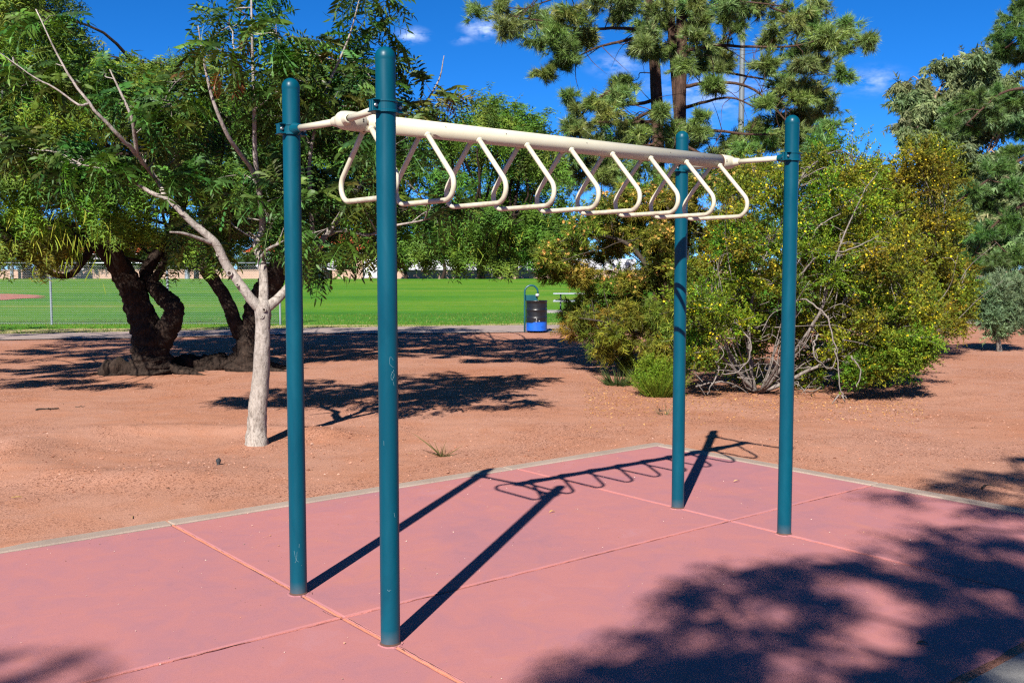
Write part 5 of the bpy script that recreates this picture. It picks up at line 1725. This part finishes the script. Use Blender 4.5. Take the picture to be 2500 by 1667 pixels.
g = np.random.default_rng(901)
T = []
dark = [(1330, 1545), (1400, 1520), (1470, 1480), (1530, 1440), (1600, 1430), (1560, 1370), (1640, 1360), (1700, 1400), (1760, 1350), (1700, 1310), (1800, 1300), (1850, 1350), (1780, 1440), (1850, 1420), (1900, 1380), (1960, 1340), (1900, 1290), (1980, 1290), (2050, 1310), (2100, 1340), (2150, 1290), (2100, 1240), (2180, 1220), (2260, 1240), (2320, 1210), (2300, 1290), (2230, 1310), (2200, 1370), (2280, 1360), (2340, 1330), (2320, 1400), (2250, 1420), (2160, 1430), (2090, 1400), (2030, 1400), (1980, 1430), (2060, 1470), (2140, 1490), (2220, 1480), (2300, 1470), (2200, 1550), (2120, 1560), (1900, 1565), (1700, 1500), (1640, 1550), (1560, 1540), (1480, 1560), (1760, 1490), (1990, 1560), (2060, 1540), (1840, 1470), (2330, 1160), (2240, 1170), (2120, 1180), (2340, 1100), (2280, 1080), (2210, 1095), (2340, 1050), (2250, 1120), (2150, 1110), (2060, 1140), (1990, 1160)]
lit = [(1710, 1458, 2018, 1530), (1935, 1391, 2105, 1452), (1608, 1397, 1740, 1458), (2203, 1315, 2297, 1372), (1813, 1294, 1987, 1345), (1990, 1180, 2090, 1215), (2180, 1170, 2260, 1200)]
dark = [d_ for d_ in dark if not any(l_[0] < d_[0] < l_[2] and l_[1] < d_[1] < l_[3] for l_ in lit)]
for (u, v) in dark:
    if g.uniform() < .16: continue
    T.append((u + g.normal(0, 8), v + g.normal(0, 5), g.uniform(.5, 1.05)))
for k in range(8):
    T.append((g.uniform(2100, 2500), g.uniform(1250, 1450), g.uniform(.5, .8)))
for k in range(30):
    T.append((g.uniform(2360, 3000), g.uniform(1050, 1500), 1.0))
shade_tree('mesquite_tree', 'mesquite behind the viewer whose leafy shade covers the right of the pad', (2.6, -9.5, 0), T, 6.6, 8.0, .165, g, 9, 4, .8)
g = np.random.default_rng(902)
shade_tree('mesquite_tree', 'mesquite behind the viewer whose faint shade touches the near left pad', (-8.5, -11.0, 0), [(40, 1500, .4), (110, 1535, .35), (210, 1495, .3), (20, 1560, .5), (-60, 1520, 1), (-120, 1560, 1), (250, 1545, .3), (-200, 1500, 1), (-160, 1440, 1)], 9.5, 11.0, .26, g, 3, 2, .8)

# ------------------------------------------------------------------ chain-link fence left of the mesquites
FY = 31.6
g = np.random.default_rng(1001)
M['fencewire'] = plain('fence_wire', (.34, .37, .40), .5, .5, .1, 20)
xs_f = [-18.5, -14.8, -11.05, -7.45]
fence = empty('chain_link_fence', (xs_f[1], FY, 0))
tag(fence, 'galvanised chain-link fence with round posts behind the left mesquite', 'fence')
F0 = np.array([xs_f[1], FY, 0])
for x in xs_f:
    z0 = float(height(x, FY))
    m2 = MB(); lathe(m2, [(.036, z0 - .1), (.036, z0 + 1.96)], (x, FY, 0), sides=14)
    po = rel(m2, F0).build('post', M['galv'], fence, smooth=True)
    m2 = MB(); lathe(m2, [(.041, z0 + 1.93), (.041, z0 + 1.97), (.03, z0 + 2.01), (.0, z0 + 2.02)], (x, FY, 0), sides=14)
    rel(m2, F0).build('post_cap', M['galv'], po, smooth=True)
m2 = MB(); tube(m2, [(xs_f[0], FY, 1.985), (xs_f[-1], FY, 1.985)], .024, 10)
rel(m2, F0).build('top_rail', M['galv'], fence, smooth=True)
m2 = MB(); tube(m2, [(xs_f[0], FY - .03, .07), (xs_f[-1], FY - .03, .07)], .004, 5)
rel(m2, F0).build('tension_wire', M['fencewire'], fence)
m2 = MB()
Hh, pitch = 1.93, .076
n = int((xs_f[-1] - xs_f[0]) / pitch)
for k in range(n):
    x = xs_f[0] + k * pitch
    for sg in (-1, 1):
        # each strand zigzags half a mesh to each side as it climbs
        z = np.arange(.04, Hh, pitch / 2)
        xx = x + sg * (pitch / 2) * (np.arange(len(z)) % 2)
        if sg == 1:
            tube(m2, np.column_stack([xx, np.full(len(z), FY - .03) + .004 * (np.arange(len(z)) % 2), z]), .0036, 3, caps=False)
        elif k % 1 == 0:
            tube(m2, np.column_stack([xx, np.full(len(z), FY - .036), z]), .0036, 3, caps=False)
wm_ = rel(m2, F0).build('wire_mesh', M['fencewire'], fence)
wm_['kind'] = 'stuff'
# far steel post and timber post past the fence
for nm, u, y, ht, r, mt, lab in (('fence_post', 27, 97.5, 2.9, .16, 'galv', 'thick grey steel post standing far off at the left edge of the lawn'), ('timber_post', 68, 98.5, 2.6, .20, 'bark_euc', 'brown timber post far off beside the grey steel post'),
                                 ('timber_post', 430, 97.0, 4.6, .26, 'galv', 'pale round pole far off behind the fence between the mesquites')):
    x = at(u, 620, y)[0]; z0 = float(height(x, y))
    m2 = MB(); lathe(m2, [(r, z0 - .2), (r, z0 + ht * .5), (r * .96, z0 + ht - .03), (r * .8, z0 + ht), (0, z0 + ht + .01)], (x, y, 0), sides=12)
    tag(m2.build(nm, M[mt], smooth=True), lab, 'post')

# ------------------------------------------------------------------ trash barrel on its bent-pipe stand
M['barrel_black'] = plain('black_barrel_paint', (.010, .011, .014), .35, .0, .35, 9, .05, .5)
M['barrel_blue'] = plain('blue_barrel_paint', (.006, .115, .62), .4, .0, .25, 9, .05, .5)
M['pipe_teal'] = plain('teal_pipe_paint', (.004, .085, .11), .4, .0, .15, 9)
M['chip'] = plain('chipped_paint', (.45, .47, .50), .6)
bcx = ground_pt(1233, 765)
BX, BY = bcx[0], bcx[1] + .29
bar = empty('trash_barrel', (BX, BY, .02)); bar.rotation_euler = (0, 0, .12)
tag(bar, 'black and blue trash barrel hung on a teal hooped pipe by the path', 'trash can')
rb = .292
def barrel_prof(z0, z1, ribs):
    zs = np.unique(np.concatenate([np.linspace(z0, z1, 8)] + [[r - .022, r - .012, r, r + .012, r + .022] for r in ribs]))
    zs = zs[(zs >= z0) & (zs <= z1)]
    return [(rb + .009 * max(0, 1 - abs(z - min(ribs, key=lambda q: abs(q - z))) / .02) if ribs else rb, z) for z in zs]
m2 = MB(); pr = [(0, .03), (rb - .012, .03), (rb, .04)] + barrel_prof(.045, .285, []); lathe(m2, pr, (0, 0, 0), sides=36)
m2.build('lower_drum', M['barrel_blue'], bar, smooth=True)
m2 = MB()
# upper skin: its lower edge dips on one side
sides = 48; th = np.linspace(0, 2 * math.pi, sides, endpoint=False)
prof = barrel_prof(.30, .86, [.40, .62]) + [(rb + .012, .868), (rb + .012, .885), (rb - .004, .885), (rb - .012, .86), (rb - .014, .35)]
V = np.array([[(r + .002) * math.cos(t), (r + .002) * math.sin(t), z if k else (.29 if math.cos(t + .6) > .1 else .262)] for k, (r, z) in enumerate(prof) for t in th])
i = np.arange(len(prof) - 1)[:, None] * sides; j = np.arange(sides)[None, :]; j2 = (j + 1) % sides
m2.add(V, np.stack([i + j, i + j2, i + sides + j2, i + sides + j], -1).reshape(-1, 4))
up = m2.build('upper_drum', M['barrel_black'], bar, smooth=True)
m2 = MB(); lathe(m2, [(rb - .02, .80), (.0, .80)], (0, 0, 0), sides=24); m2.build('bag', M['barrel_black'], bar)
for a_, z in ((-1.75, .30), (-1.45, .315), (-1.72, .36)):
    m2 = MB(); lathe(m2, [(0, .004), (.012, .003), (.017, -.002)], ((rb + .003) * math.cos(a_), (rb + .003) * math.sin(a_), z), (math.cos(a_), math.sin(a_), 0), 8); m2.build('paint_chip', M['chip'], up)
m2 = MB()
hp = [(-.335, .02, -.05), (-.335, .02, .4), (-.335, .02, 1.12)] + [(-.335 + .185 - .185 * math.cos(a_), .02, 1.12 + .185 * math.sin(a_)) for a_ in np.linspace(.2, math.pi - .1, 12)] + [(.035, .02, 1.08)]
tube(m2, hp, .027, 12)
hoop = m2.build('hooped_pipe', M['pipe_teal'], bar, smooth=True)
m2 = MB(); box(m2, (-.14, .06, .95), (.36, .012, .17), bev=.004); m2.build('back_plate', M['pipe_teal'], bar)
m2 = MB(); tube(m2, smooth_path([(.035, .02, 1.08), (.06, .01, 1.05), (.045, 0, 1.00), (.02, .0, .98)], 4), .006, 6); m2.build('chain', M['chip'], hoop)
m2 = MB()
lathe(m2, [(0, -.05), (.035, -.042), (.055, -.015), (.058, .01), (.045, .038), (0, .05)], (.02, -.01, 1.03), sides=14); m2.build('padlock_cover', M['chip'], hoop, smooth=True)

# ------------------------------------------------------------------ picnic table on the lawn, half hidden by the shrub
M['table_white'] = plain('table_plank', (.36, .40, .44), .6, 0, .1, 6)
M['table_frame'] = plain('table_frame', (.03, .05, .07), .5)
TYp = 41.0
px0 = at(1322, 690, TYp)[0]; tz = float(height(px0, TYp))
tbl = empty('picnic_table', (px0, TYp, tz + .012), -.06)
tag(tbl, 'pale park picnic table on the lawn, half hidden behind the tan-clustered shrub', 'picnic table')
for k in range(4):
    m2 = MB(); box(m2, (0, -.28 + k * .185, .745), (1.85, .175, .045), bev=.006); m2.build('table_plank', M['table_white'], tbl)
for sg in (-1, 1):
    for q in (-.075, .075):
        m2 = MB(); box(m2, (0, sg * .68 + q, .445), (1.85, .14, .04), bev=.006); m2.build('bench_plank', M['table_white'], tbl)
for x in (-.62, .62):
    m2 = MB()
    tube(m2, [(x, -.70, .415), (x, 0, .415), (x, .70, .415)], .028, 8); m2.build('bench_support', M['table_frame'], tbl)
    for sg in (-1, 1):
        m2 = MB(); tube(m2, smooth_path([(x, sg * .22, .72), (x, sg * .20, .5), (x, sg * .24, .25), (x, sg * .42, .03)], 4), .03, 8); m2.build('leg', M['table_frame'], tbl, smooth=True)
M['padc'] = concrete_mat('table_pad', (.40, .38, .35))
m2 = MB(); box(m2, (px0, TYp, tz + .006), (2.6, 2.2, .05), bev=.008)
tag(m2.build('table_pad', M['padc']), kind='structure')

# ------------------------------------------------------------------ park light pole behind the pine
PY = 44.0
plx = at(1697, 620, PY)[0]; z0 = float(height(plx, PY))
pole = empty('light_pole', (plx, PY, z0)); tag(pole, 'tall grey steel light pole rising behind the big pine', 'light pole')
m2 = MB(); lathe(m2, [(.155, -.1), (.145, 4), (.125, 9), (.10, 17)], (0, 0, 0), sides=18); m2.build('shaft', M['pole'], pole, smooth=True)
m2 = MB(); box(m2, (0, 0, 16.9), (2.4, .12, .12), bev=.01); arm = m2.build('cross_arm', M['galv'], pole)
for x in (-1.0, -.35, .35, 1.0):
    m2 = MB(); lathe(m2, [(0, -.12), (.12, -.10), (.22, .10), (.235, .16), (.21, .17)], (x, -.1, 17.15), (0, -.8, -.6), 16); m2.build('floodlight', M['galv'], pole, smooth=True)

# ------------------------------------------------------------------ houses and walls beyond the lawn
M['stucco_white'] = plain('white_stucco', (.62, .64, .70), .9, 0, .05, 1.2, .2)
M['stucco_tan'] = plain('tan_stucco', (.52, .34, .25), .9, 0, .08, 1.0, .2)
M['roof_tile'] = plain('orange_roof_tile', (.50, .080, .022), .8, 0, .22, 2.5, .2)
M['glass_dark'] = plain('dark_window', (.02, .025, .035), .12, 0, .2, 1, 0, .6)
M['trim'] = plain('white_trim', (.72, .72, .70), .6)
M['iron'] = plain('black_iron', (.012, .012, .013), .5)
HW = 98.6
# low tan wall along the far side of the lawn, in lengths between piers
segs = [(-62, -44), (-44, -31.5), (-31.5, -22.5), (-22.5, -14.8), (-13.4, -2), (-2, 12), (12, 30), (30, 52)]
labels = ['far left length of the low tan wall', 'low tan wall behind the chain-link fence', 'low tan wall behind the pale trunk fork', 'low tan wall below the white house', 'low tan wall right of the front post',
          'low tan wall behind the trash barrel', 'low tan wall behind the flowering bushes', 'low tan wall at the far right']
for (x0, x1), lab in zip(segs, labels):
    zb = float(height((x0 + x1) / 2, HW))
    e = empty('park_wall', ((x0 + x1) / 2, HW, zb)); tag(e, lab + ' along the lawn', 'wall', 'low walls along the lawn')
    m2 = MB(); box(m2, (0, 0, .36), (x1 - x0 - .02, .25, .92)); m2.build('wall_face', M['stucco_tan'], e)
    m2 = MB(); box(m2, (0, 0, .85), (x1 - x0 - .02, .36, .09), bev=.01); m2.build('coping', M['stucco_tan'], e)
# tan gate pier
xg = at(827, 620, HW)[0]; zb = float(height(xg, HW))
e = empty('gate_pier', (xg, HW - .1, zb)); tag(e, 'square tan pier rising above the low wall left of the front post', 'pier')
m2 = MB(); box(m2, (0, 0, 1.0), (.62, .62, 2.3)); m2.build('shaft', M['stucco_tan'], e)
m2 = MB(); box(m2, (0, 0, 2.19), (.78, .78, .1), bev=.02); m2.build('cap', M['stucco_tan'], e)
# white iron gate between pier and wall
e = empty('garden_gate', (xg + 1.15, HW, zb)); tag(e, 'white barred gate beside the square tan pier', 'gate')
for z in (.35, 1.0, 1.62):
    m2 = MB(); box(m2, (0, 0, z), (1.6, .05, .07)); m2.build('rail', M['trim'], e)
for k in range(9):
    m2 = MB(); box(m2, (-.74 + k * .185, .0, 1.0), (.035, .03, 1.3)); m2.build('bar', M['trim'], e)
# iron lamp
xl = at(748, 620, HW - 1)[0]; zl = float(height(xl, HW - 1))
e = empty('lamp_post', (xl, HW - 1, zl)); tag(e, 'black iron lamp post standing before the white house', 'lamp post')
m2 = MB(); lathe(m2, [(.0, 0), (.42, 0), (.42, .55), (.30, .62), (.16, .72), (.12, 1.2), (.10, 3.6), (.14, 3.7)], (0, 0, 0), sides=14); m2.build('post', M['iron'], e, smooth=False)
m2 = MB(); lathe(m2, [(.10, 3.7), (.24, 3.95), (.26, 4.4), (.30, 4.45), (.05, 4.75), (0, 4.8)], (0, 0, 0), sides=8); m2.build('lantern', M['iron'], e)


def house(name, label, x0, x1, y, wall_h, roof_h, depth, openings, cat='house', hip=1.0, zb=None):
    zb = float(height((x0 + x1) / 2, y)) if zb is None else zb
    e = empty(name, ((x0 + x1) / 2, y, zb)); tag(e, label, cat)
    W = x1 - x0
    # front wall built round its openings
    ops = sorted(openings)
    m2 = MB(); cur = -W / 2
    for (ox, ow, oz, oh, kind) in ops:
        a, b = ox - ow / 2, ox + ow / 2
        box(m2, ((cur + a) / 2, 0, wall_h / 2), (a - cur, .2, wall_h))
        if oz > 0: box(m2, ((a + b) / 2, 0, oz / 2), (b - a, .2, oz))
        if oz + oh < wall_h: box(m2, ((a + b) / 2, 0, (oz + oh + wall_h) / 2), (b - a, .2, wall_h - oz - oh))
        cur = b
    box(m2, ((cur + W / 2) / 2, 0, wall_h / 2), (W / 2 - cur, .2, wall_h))
    box(m2, (-W / 2 + .1, depth / 2 + .1, wall_h / 2), (.2, depth, wall_h)); box(m2, (W / 2 - .1, depth / 2 + .1, wall_h / 2), (.2, depth, wall_h)); box(m2, (0, depth + .1, wall_h / 2), (W - .4, .2, wall_h))
    m2.build('wall', M['stucco_white'], e)
    for (ox, ow, oz, oh, kind) in ops:
        m2 = MB(); box(m2, (ox, .06, oz + oh / 2), (ow, .04, oh)); o = m2.build(kind, M['glass_dark'], e)
        m3 = MB()
        for zz in (oz + .04, oz + oh - .04): box(m3, (ox, -.02, zz), (ow, .14, .08))
        for xx in (ox - ow / 2 + .04, ox + ow / 2 - .04, ox): box(m3, (xx, -.02, oz + oh / 2), (.07, .13, oh - .17))
        m3.build('frame', M['trim'], o)
    # hipped tile roof in courses
    n = 7
    ov = .7
    rf = empty('roof', (0, 0, 0)); rf.parent = e
    for k in range(n):
        f0, f1 = k / n, (k + 1) / n
        def rect(f, dz):
            hx = (W / 2 + ov) - f * (depth / 2 + ov) * hip; hy0, hy1 = -ov + f * (depth / 2 + ov), depth + ov - f * (depth / 2 + ov) + .001
            z = wall_h + .05 + f * roof_h + dz
            return [[-hx, hy0, z], [hx, hy0, z], [hx, hy1, z], [-hx, hy1, z]]
        v = rect(f0, 0) + rect(f0, .09) + rect(min(1, f1 + .02), .03)
        q = [[a, (a + 1) % 4, 4 + (a + 1) % 4, 4 + a] for a in range(4)] + [[4 + a, 4 + (a + 1) % 4, 8 + (a + 1) % 4, 8 + a] for a in range(4)]
        MB().add(v, q).build('tile_course', M['roof_tile'], rf)
    m2 = MB(); box(m2, (0, depth / 2, wall_h - .02), (W + 1.2, depth + 1.2, .12)); m2.build('eaves', M['trim'], rf)
    return e


YH = 106.0
xa, xb = at(575, 620, YH)[0], at(880, 620, YH)[0]
house('white_house', 'white house with orange tiled roof seen between the two near posts', xa, xb, YH, 2.7, 2.7, 9.0, [(-3.9, 2.2, .9, 1.2, 'window'), (-.4, 1.6, .2, 2.1, 'door'), (3.6, 2.6, .8, 1.3, 'window')], zb=1.05)
xa, xb = at(150, 620, 112)[0], at(470, 620, 112)[0]
house('white_house', 'white house with orange tiled roof behind the leaning mesquite', xa, xb, 112, 2.7, 2.4, 9.0, [(-4, 2.4, .9, 1.2, 'window'), (1.0, 1.4, .2, 2.1, 'door'), (4.6, 2.0, .9, 1.2, 'window')], zb=1.05)
# white yard wall of panels right of the front post
for k, (ua, ub, lab) in enumerate(((885, 1000, 'white yard wall behind the small bright tree'), (1000, 1115, 'white yard wall behind the forked black trunk'), (1115, 1230, 'white yard wall left of the trash barrel'), (1230, 1345, 'white yard wall behind the trash barrel'), (1345, 1460, 'white yard wall behind the tan-clustered shrub'))):
    xa, xb = at(ua, 620, 103.5)[0], at(ub, 620, 103.5)[0]
    e = empty('yard_wall', ((xa + xb) / 2, 103.5, 1.05)); tag(e, lab + ', past the lawn', 'wall', 'white yard walls')
    n = 3
    for q in range(n):
        w_ = (xb - xa) / n
        m2 = MB(); box(m2, (-(xb - xa) / 2 + (q + .5) * w_, .02 * (q % 2), 1.0), (w_ - .05, .2, 2.0)); m2.build('panel', M['stucco_white'], e)
xa, xb = at(930, 620, 116)[0], at(1340, 620, 116)[0]
house('white_house', 'low white house mostly hidden by trees behind the white yard wall', xa, xb, 116, 2.6, 1.6, 9.0, [(-5, 2.2, .9, 1.1, 'window'), (4, 2.2, .9, 1.1, 'window')], zb=1.05)

# ------------------------------------------------------------------ small things on the ground
g = np.random.default_rng(1101)
p = ground_pt(502, 1070); z0 = float(height(p[0], p[1]))
e = empty('sprinkler_head', (p[0], p[1], z0)); tag(e, 'small dark sprinkler head poking from the dirt left of the near posts', 'sprinkler')
M['sprk'] = plain('sprinkler_plastic', (.03, .034, .038), .6)
m2 = MB(); lathe(m2, [(.016, -.05), (.016, .022), (.022, .024), (.022, .045), (.017, .049), (0, .049)], (0, 0, 0), sides=16); m2.build('body', M['sprk'], e)
m2 = MB(); lathe(m2, [(.008, .048), (.008, .058), (.004, .06), (0, .06)], (.003, 0, 0), sides=10); m2.build('nozzle', M['sprk'], e)


def lay_stick(name, label, a, b, r, cat='twig', mat='twig_dark', sag=.3):
    pa, pb = ground_pt(*a), ground_pt(*b)
    pts = []
    for t in np.linspace(0, 1, 6):
        q = pa * (1 - t) + pb * t + np.array([g.normal(0, .01), g.normal(0, .015), 0]); q[2] = float(height(q[0], q[1])) + r * .8; pts.append(q)
    m2 = MB(); tube(m2, smooth_path(pts, 3), np.linspace(r, r * .6, 16), 6, lump=.1, seed=3)
    if cat == 'twig':
        q = pts[3]; tube(m2, [q, q + [.03, -.05, .02], q + [.05, -.08, .01]], [r * .5, r * .4, r * .2], 5)
    tag(m2.build(name, M[mat], smooth=True), label, cat)


lay_stick('twig', 'dark stick lying on the dirt at the left edge', (84, 943), (133, 939), .012)
lay_stick('twig', 'short thin stick right of the longer one on the left dirt', (174, 934), (196, 932), .006)
lay_stick('twig', 'tiny curled twig on the right dirt above the pad corner', (2252, 1122), (2263, 1116), .010)
lay_stick('twig', 'thin twig on the dirt between front post and bushes', (1512, 942), (1517, 948), .006)
M['yellow_leaf'] = plain('yellow_leaf', (.62, .45, .04), .7)
M['tan_leaf'] = plain('tan_leaf', (.62, .40, .16), .8)
M['dark_leaf'] = plain('dark_leaf', (.03, .02, .015), .8)


def lay_leaf(label, u, v, L, W, mat, pad_top=True):
    q = ground_pt(u, v)
    z = .0035 if pad_top else float(height(q[0], q[1])) + .006
    a_ = g.uniform(-.5, .5)
    s = np.linspace(0, 1, 6); wd = W / 2 * np.sin(np.pi * np.clip(s, .03, .97)) ** .7
    x = (s - .5) * L; zz = .004 + .010 * np.sin(np.pi * s) * g.uniform(.3, 1)
    c, sn = math.cos(a_), math.sin(a_)
    def tr_(x, y): return np.column_stack([x * c - y * sn, x * sn + y * c])
    up_, dn = tr_(x, wd), tr_(x, -wd)
    v_ = np.vstack([np.column_stack([up_, zz + .003]), np.column_stack([tr_(x, 0 * x), zz]), np.column_stack([dn, zz + .003])])
    k = 6; i = np.arange(5)
    m2 = MB().add(v_, np.vstack([np.stack([i, k + i, k + i + 1, i + 1], -1), np.stack([k + i, 2 * k + i, 2 * k + i + 1, k + i + 1], -1)]))
    o = m2.build('fallen_leaf', M[mat]); o.location = (q[0], q[1], z)
    tag(o, label, 'leaf')


lay_leaf('yellow leaf on the pad between the two long post shadows', 1268, 1178, .045, .012, 'yellow_leaf')
lay_leaf('pale tan leaf on the pad right of the far post', 1692, 1107, .06, .018, 'tan_leaf')
lay_leaf('dark leaf in the tree shade at the lower right of the pad', 2118, 1481, .05, .03, 'dark_leaf')
lay_leaf('yellow leaf on the dirt in the small tree\'s shadow', 1242, 937, .09, .03, 'yellow_leaf', False)
lay_leaf('yellow pod on the dirt at the left edge above the pad', 38, 1146, .07, .012, 'yellow_leaf', False)

# loose gravel grains on the dirt
g = np.random.default_rng(1201)
N = 26000
yy = 3.5 + 13.5 * g.uniform(0, 1, N) ** .9; xx = g.uniform(-1, 1, N) * (yy * .58 + .3)
dn_ = 1.1 * fbm(xx * 1.1, yy * 1.1, 21) + .5 * (xx < -1.2) * (yy < 9) + g.normal(0, .3, N)
s_, t_ = st(xx, yy)
out = (s_ > PAD_S1 + .03) | (t_ < PAD_T0 - .03)
ok = out & (dn_ > .12)
xx, yy = xx[ok], yy[ok]
N = len(xx)
oct_v = np.array([[1, 0, 0], [-1, 0, 0], [0, 1, 0], [0, -1, 0], [0, 0, 1], [0, 0, -1.0]])
oct_t = np.array([[0, 2, 4], [2, 1, 4], [1, 3, 4], [3, 0, 4], [2, 0, 5], [1, 2, 5], [3, 1, 5], [0, 3, 5]])
sz = np.clip(g.lognormal(-5.25, .45, N), .002, .018)
vv = oct_v[None] * (sz[:, None, None] * g.uniform(.6, 1.3, (N, 6, 1)))
vv[..., 2] *= .7
vv += np.stack([xx, yy, height(xx, yy) + sz * .25], -1)[:, None, :]
cols = palette(g, N, [(.46, .21, .13), (.54, .28, .19), (.38, .16, .095), (.54, .33, .25), (.24, .10, .06), (.18, .075, .05)], .12)
mb = MB().add(vv.reshape(-1, 3), None, (oct_t[None] + (np.arange(N) * 6)[:, None, None]).reshape(-1, 3), np.repeat(cols, 6, 0))
tag(mb.build('gravel', M['litter'], colour=True), 'loose reddish gravel grains scattered over the dirt', 'gravel', kind='stuff')
# dark bits of twig and bark lying about on the dirt
N = 1500
yy = 5 + 18 * g.uniform(0, 1, N) ** .9; xx = g.uniform(-1, 1, N) * (yy * .56 + .3)
s_, t_ = st(xx, yy)
ok = ((s_ > PAD_S1 + .05) | (t_ < PAD_T0 - .05)) & (fbm(xx, yy, 33) + g.normal(0, .4, N) > -.1)
xx, yy = xx[ok], yy[ok]; N = len(xx)
a_ = g.uniform(0, 6.28, N)
mb = MB()
BT = [(np.array([[0, .0022, .002], [0, -.0022, .002], [.035, k_ * .006, .003], [.035, k_ * .006 + .003, .003], [.018, k_ * .002, .007]]), np.array([[0, 1, 2, 3]]), np.array([[0, 1, 4], [2, 3, 4]]), np.ones(5)) for k_ in (-1, 1)]
scatter(mb, BT, np.column_stack([xx, yy, height(xx, yy) + .003]), np.column_stack([np.cos(a_), np.sin(a_), 0 * a_]), np.clip(g.lognormal(-.25, .5, N), .3, 2.2), palette(g, N, [(.10, .05, .03), (.16, .085, .05), (.22, .12, .06), (.30, .19, .09)], .2), g)
tag(mb.build('debris', M['litter'], colour=True), 'dark bits of twig and bark scattered over the dirt', 'debris', kind='stuff')
# sand grit blown onto the pad
N = 900
sx_ = g.uniform(-3.2, PAD_S1 - .15, N); tx_ = PAD_T0 + .14 + (PAD_T1 - PAD_T0 - .2) * g.uniform(0, 1, N) ** 1.6
P_ = PA + sx_[:, None] * E1 + tx_[:, None] * E2
sz = np.clip(g.lognormal(-6.1, .45, N), .0012, .007)
vv = oct_v[None] * (sz[:, None, None] * g.uniform(.6, 1.3, (N, 6, 1))); vv[..., 2] *= .7
vv += np.column_stack([P_, .002 + sz * .4])[:, None, :]
cols = palette(g, N, [(.60, .34, .22), (.46, .22, .13), (.80, .62, .52), (.20, .10, .07)], .15)
mb = MB().add(vv.reshape(-1, 3), None, (oct_t[None] + (np.arange(N) * 6)[:, None, None]).reshape(-1, 3), np.repeat(cols, 6, 0))
tag(mb.build('grit', M['litter'], colour=True), 'fine sand grit blown over the pink pad', 'grit', kind='stuff')
# dry leaf litter under the bushes
N = 5200
uu = g.uniform(1340, 2120, N); vv_ = 930 + g.normal(0, 28, N) - 20 * np.cos((uu - 1740) / 250)
pts = np.array([ground_pt(a, b) for a, b in zip(uu, vv_)])
keep = (pts[:, 1] > 10.2) & (pts[:, 1] < 16)
s_, t_ = st(pts[:, 0], pts[:, 1])
keep &= (s_ > PAD_S1 + .05) | (t_ < PAD_T0 - .05)
pts = pts[keep]; N = len(pts)
pts[:, 2] = height(pts[:, 0], pts[:, 1]) + .004
LT = [(rhomb(np.zeros(3), np.array([1.0, 0, 0]), np.array([0, 0, 1.0]), .03, .010, .006), np.array([[0, 1, 2, 3]]), np.zeros((0, 3), int), np.ones(4))]
mb = MB()
a_ = g.uniform(0, 6.28, N)
scatter(mb, LT, pts, np.column_stack([np.cos(a_), np.sin(a_), g.uniform(0, .25, N)]), g.uniform(.5, 1.3, N), palette(g, N, [(.50, .24, .07), (.42, .17, .05), (.55, .33, .12), (.30, .14, .05)], .2), g)
tag(mb.build('leaf_litter', M['litter'], colour=True), 'dry orange leaf litter strewn under the flowering bushes', 'leaves', kind='stuff')
# short turf standing along the near edge of the lawn
N = 26000
xx = g.uniform(-19, 17, N); yy = walk_far(xx) + .02 + 9 * g.uniform(0, 1, N) ** 1.8
zz = height(xx, yy) + .012
a_ = g.uniform(0, 6.28, N)
TB = [(np.array([[0, .012, 0], [0, -.012, 0], [.05, 0, .0]]), np.zeros((0, 4), int), np.array([[0, 1, 2]]), np.ones(3))]
mb = MB()
scatter(mb, TB, np.column_stack([xx, yy, zz]), np.column_stack([np.cos(a_) * .5, np.sin(a_) * .5, np.ones(N)]), g.uniform(.5, 1.2, N), palette(g, N, [(.09, .20, .02), (.16, .24, .03), (.26, .26, .07), (.06, .15, .02)], .2), g, up=g.normal(0, 1, (N, 3)))
tag(mb.build('grass', M['leaf'], colour=True), 'short mown grass along the near edge of the lawn', 'grass', kind='stuff')

# the photograph is exposed well over: the paint and soil colours above are as they show in it, so bring every surface to its real reflectance
for m in bpy.data.materials:
    t = m.node_tree
    b = t.nodes.get('Principled BSDF')
    if b is None or not b.inputs['Base Color'].is_linked: continue
    src = b.inputs['Base Color'].links[0].from_socket
    if src.node.type == 'ATTRIBUTE': continue
    mm = t.nodes.new('ShaderNodeMixRGB'); mm.blend_type = 'MULTIPLY'; mm.inputs[0].default_value = 1.0
    mm.inputs[2].default_value = (.6, .6, .6, 1)
    t.links.new(src, mm.inputs[1]); t.links.new(mm.outputs[0], b.inputs['Base Color'])
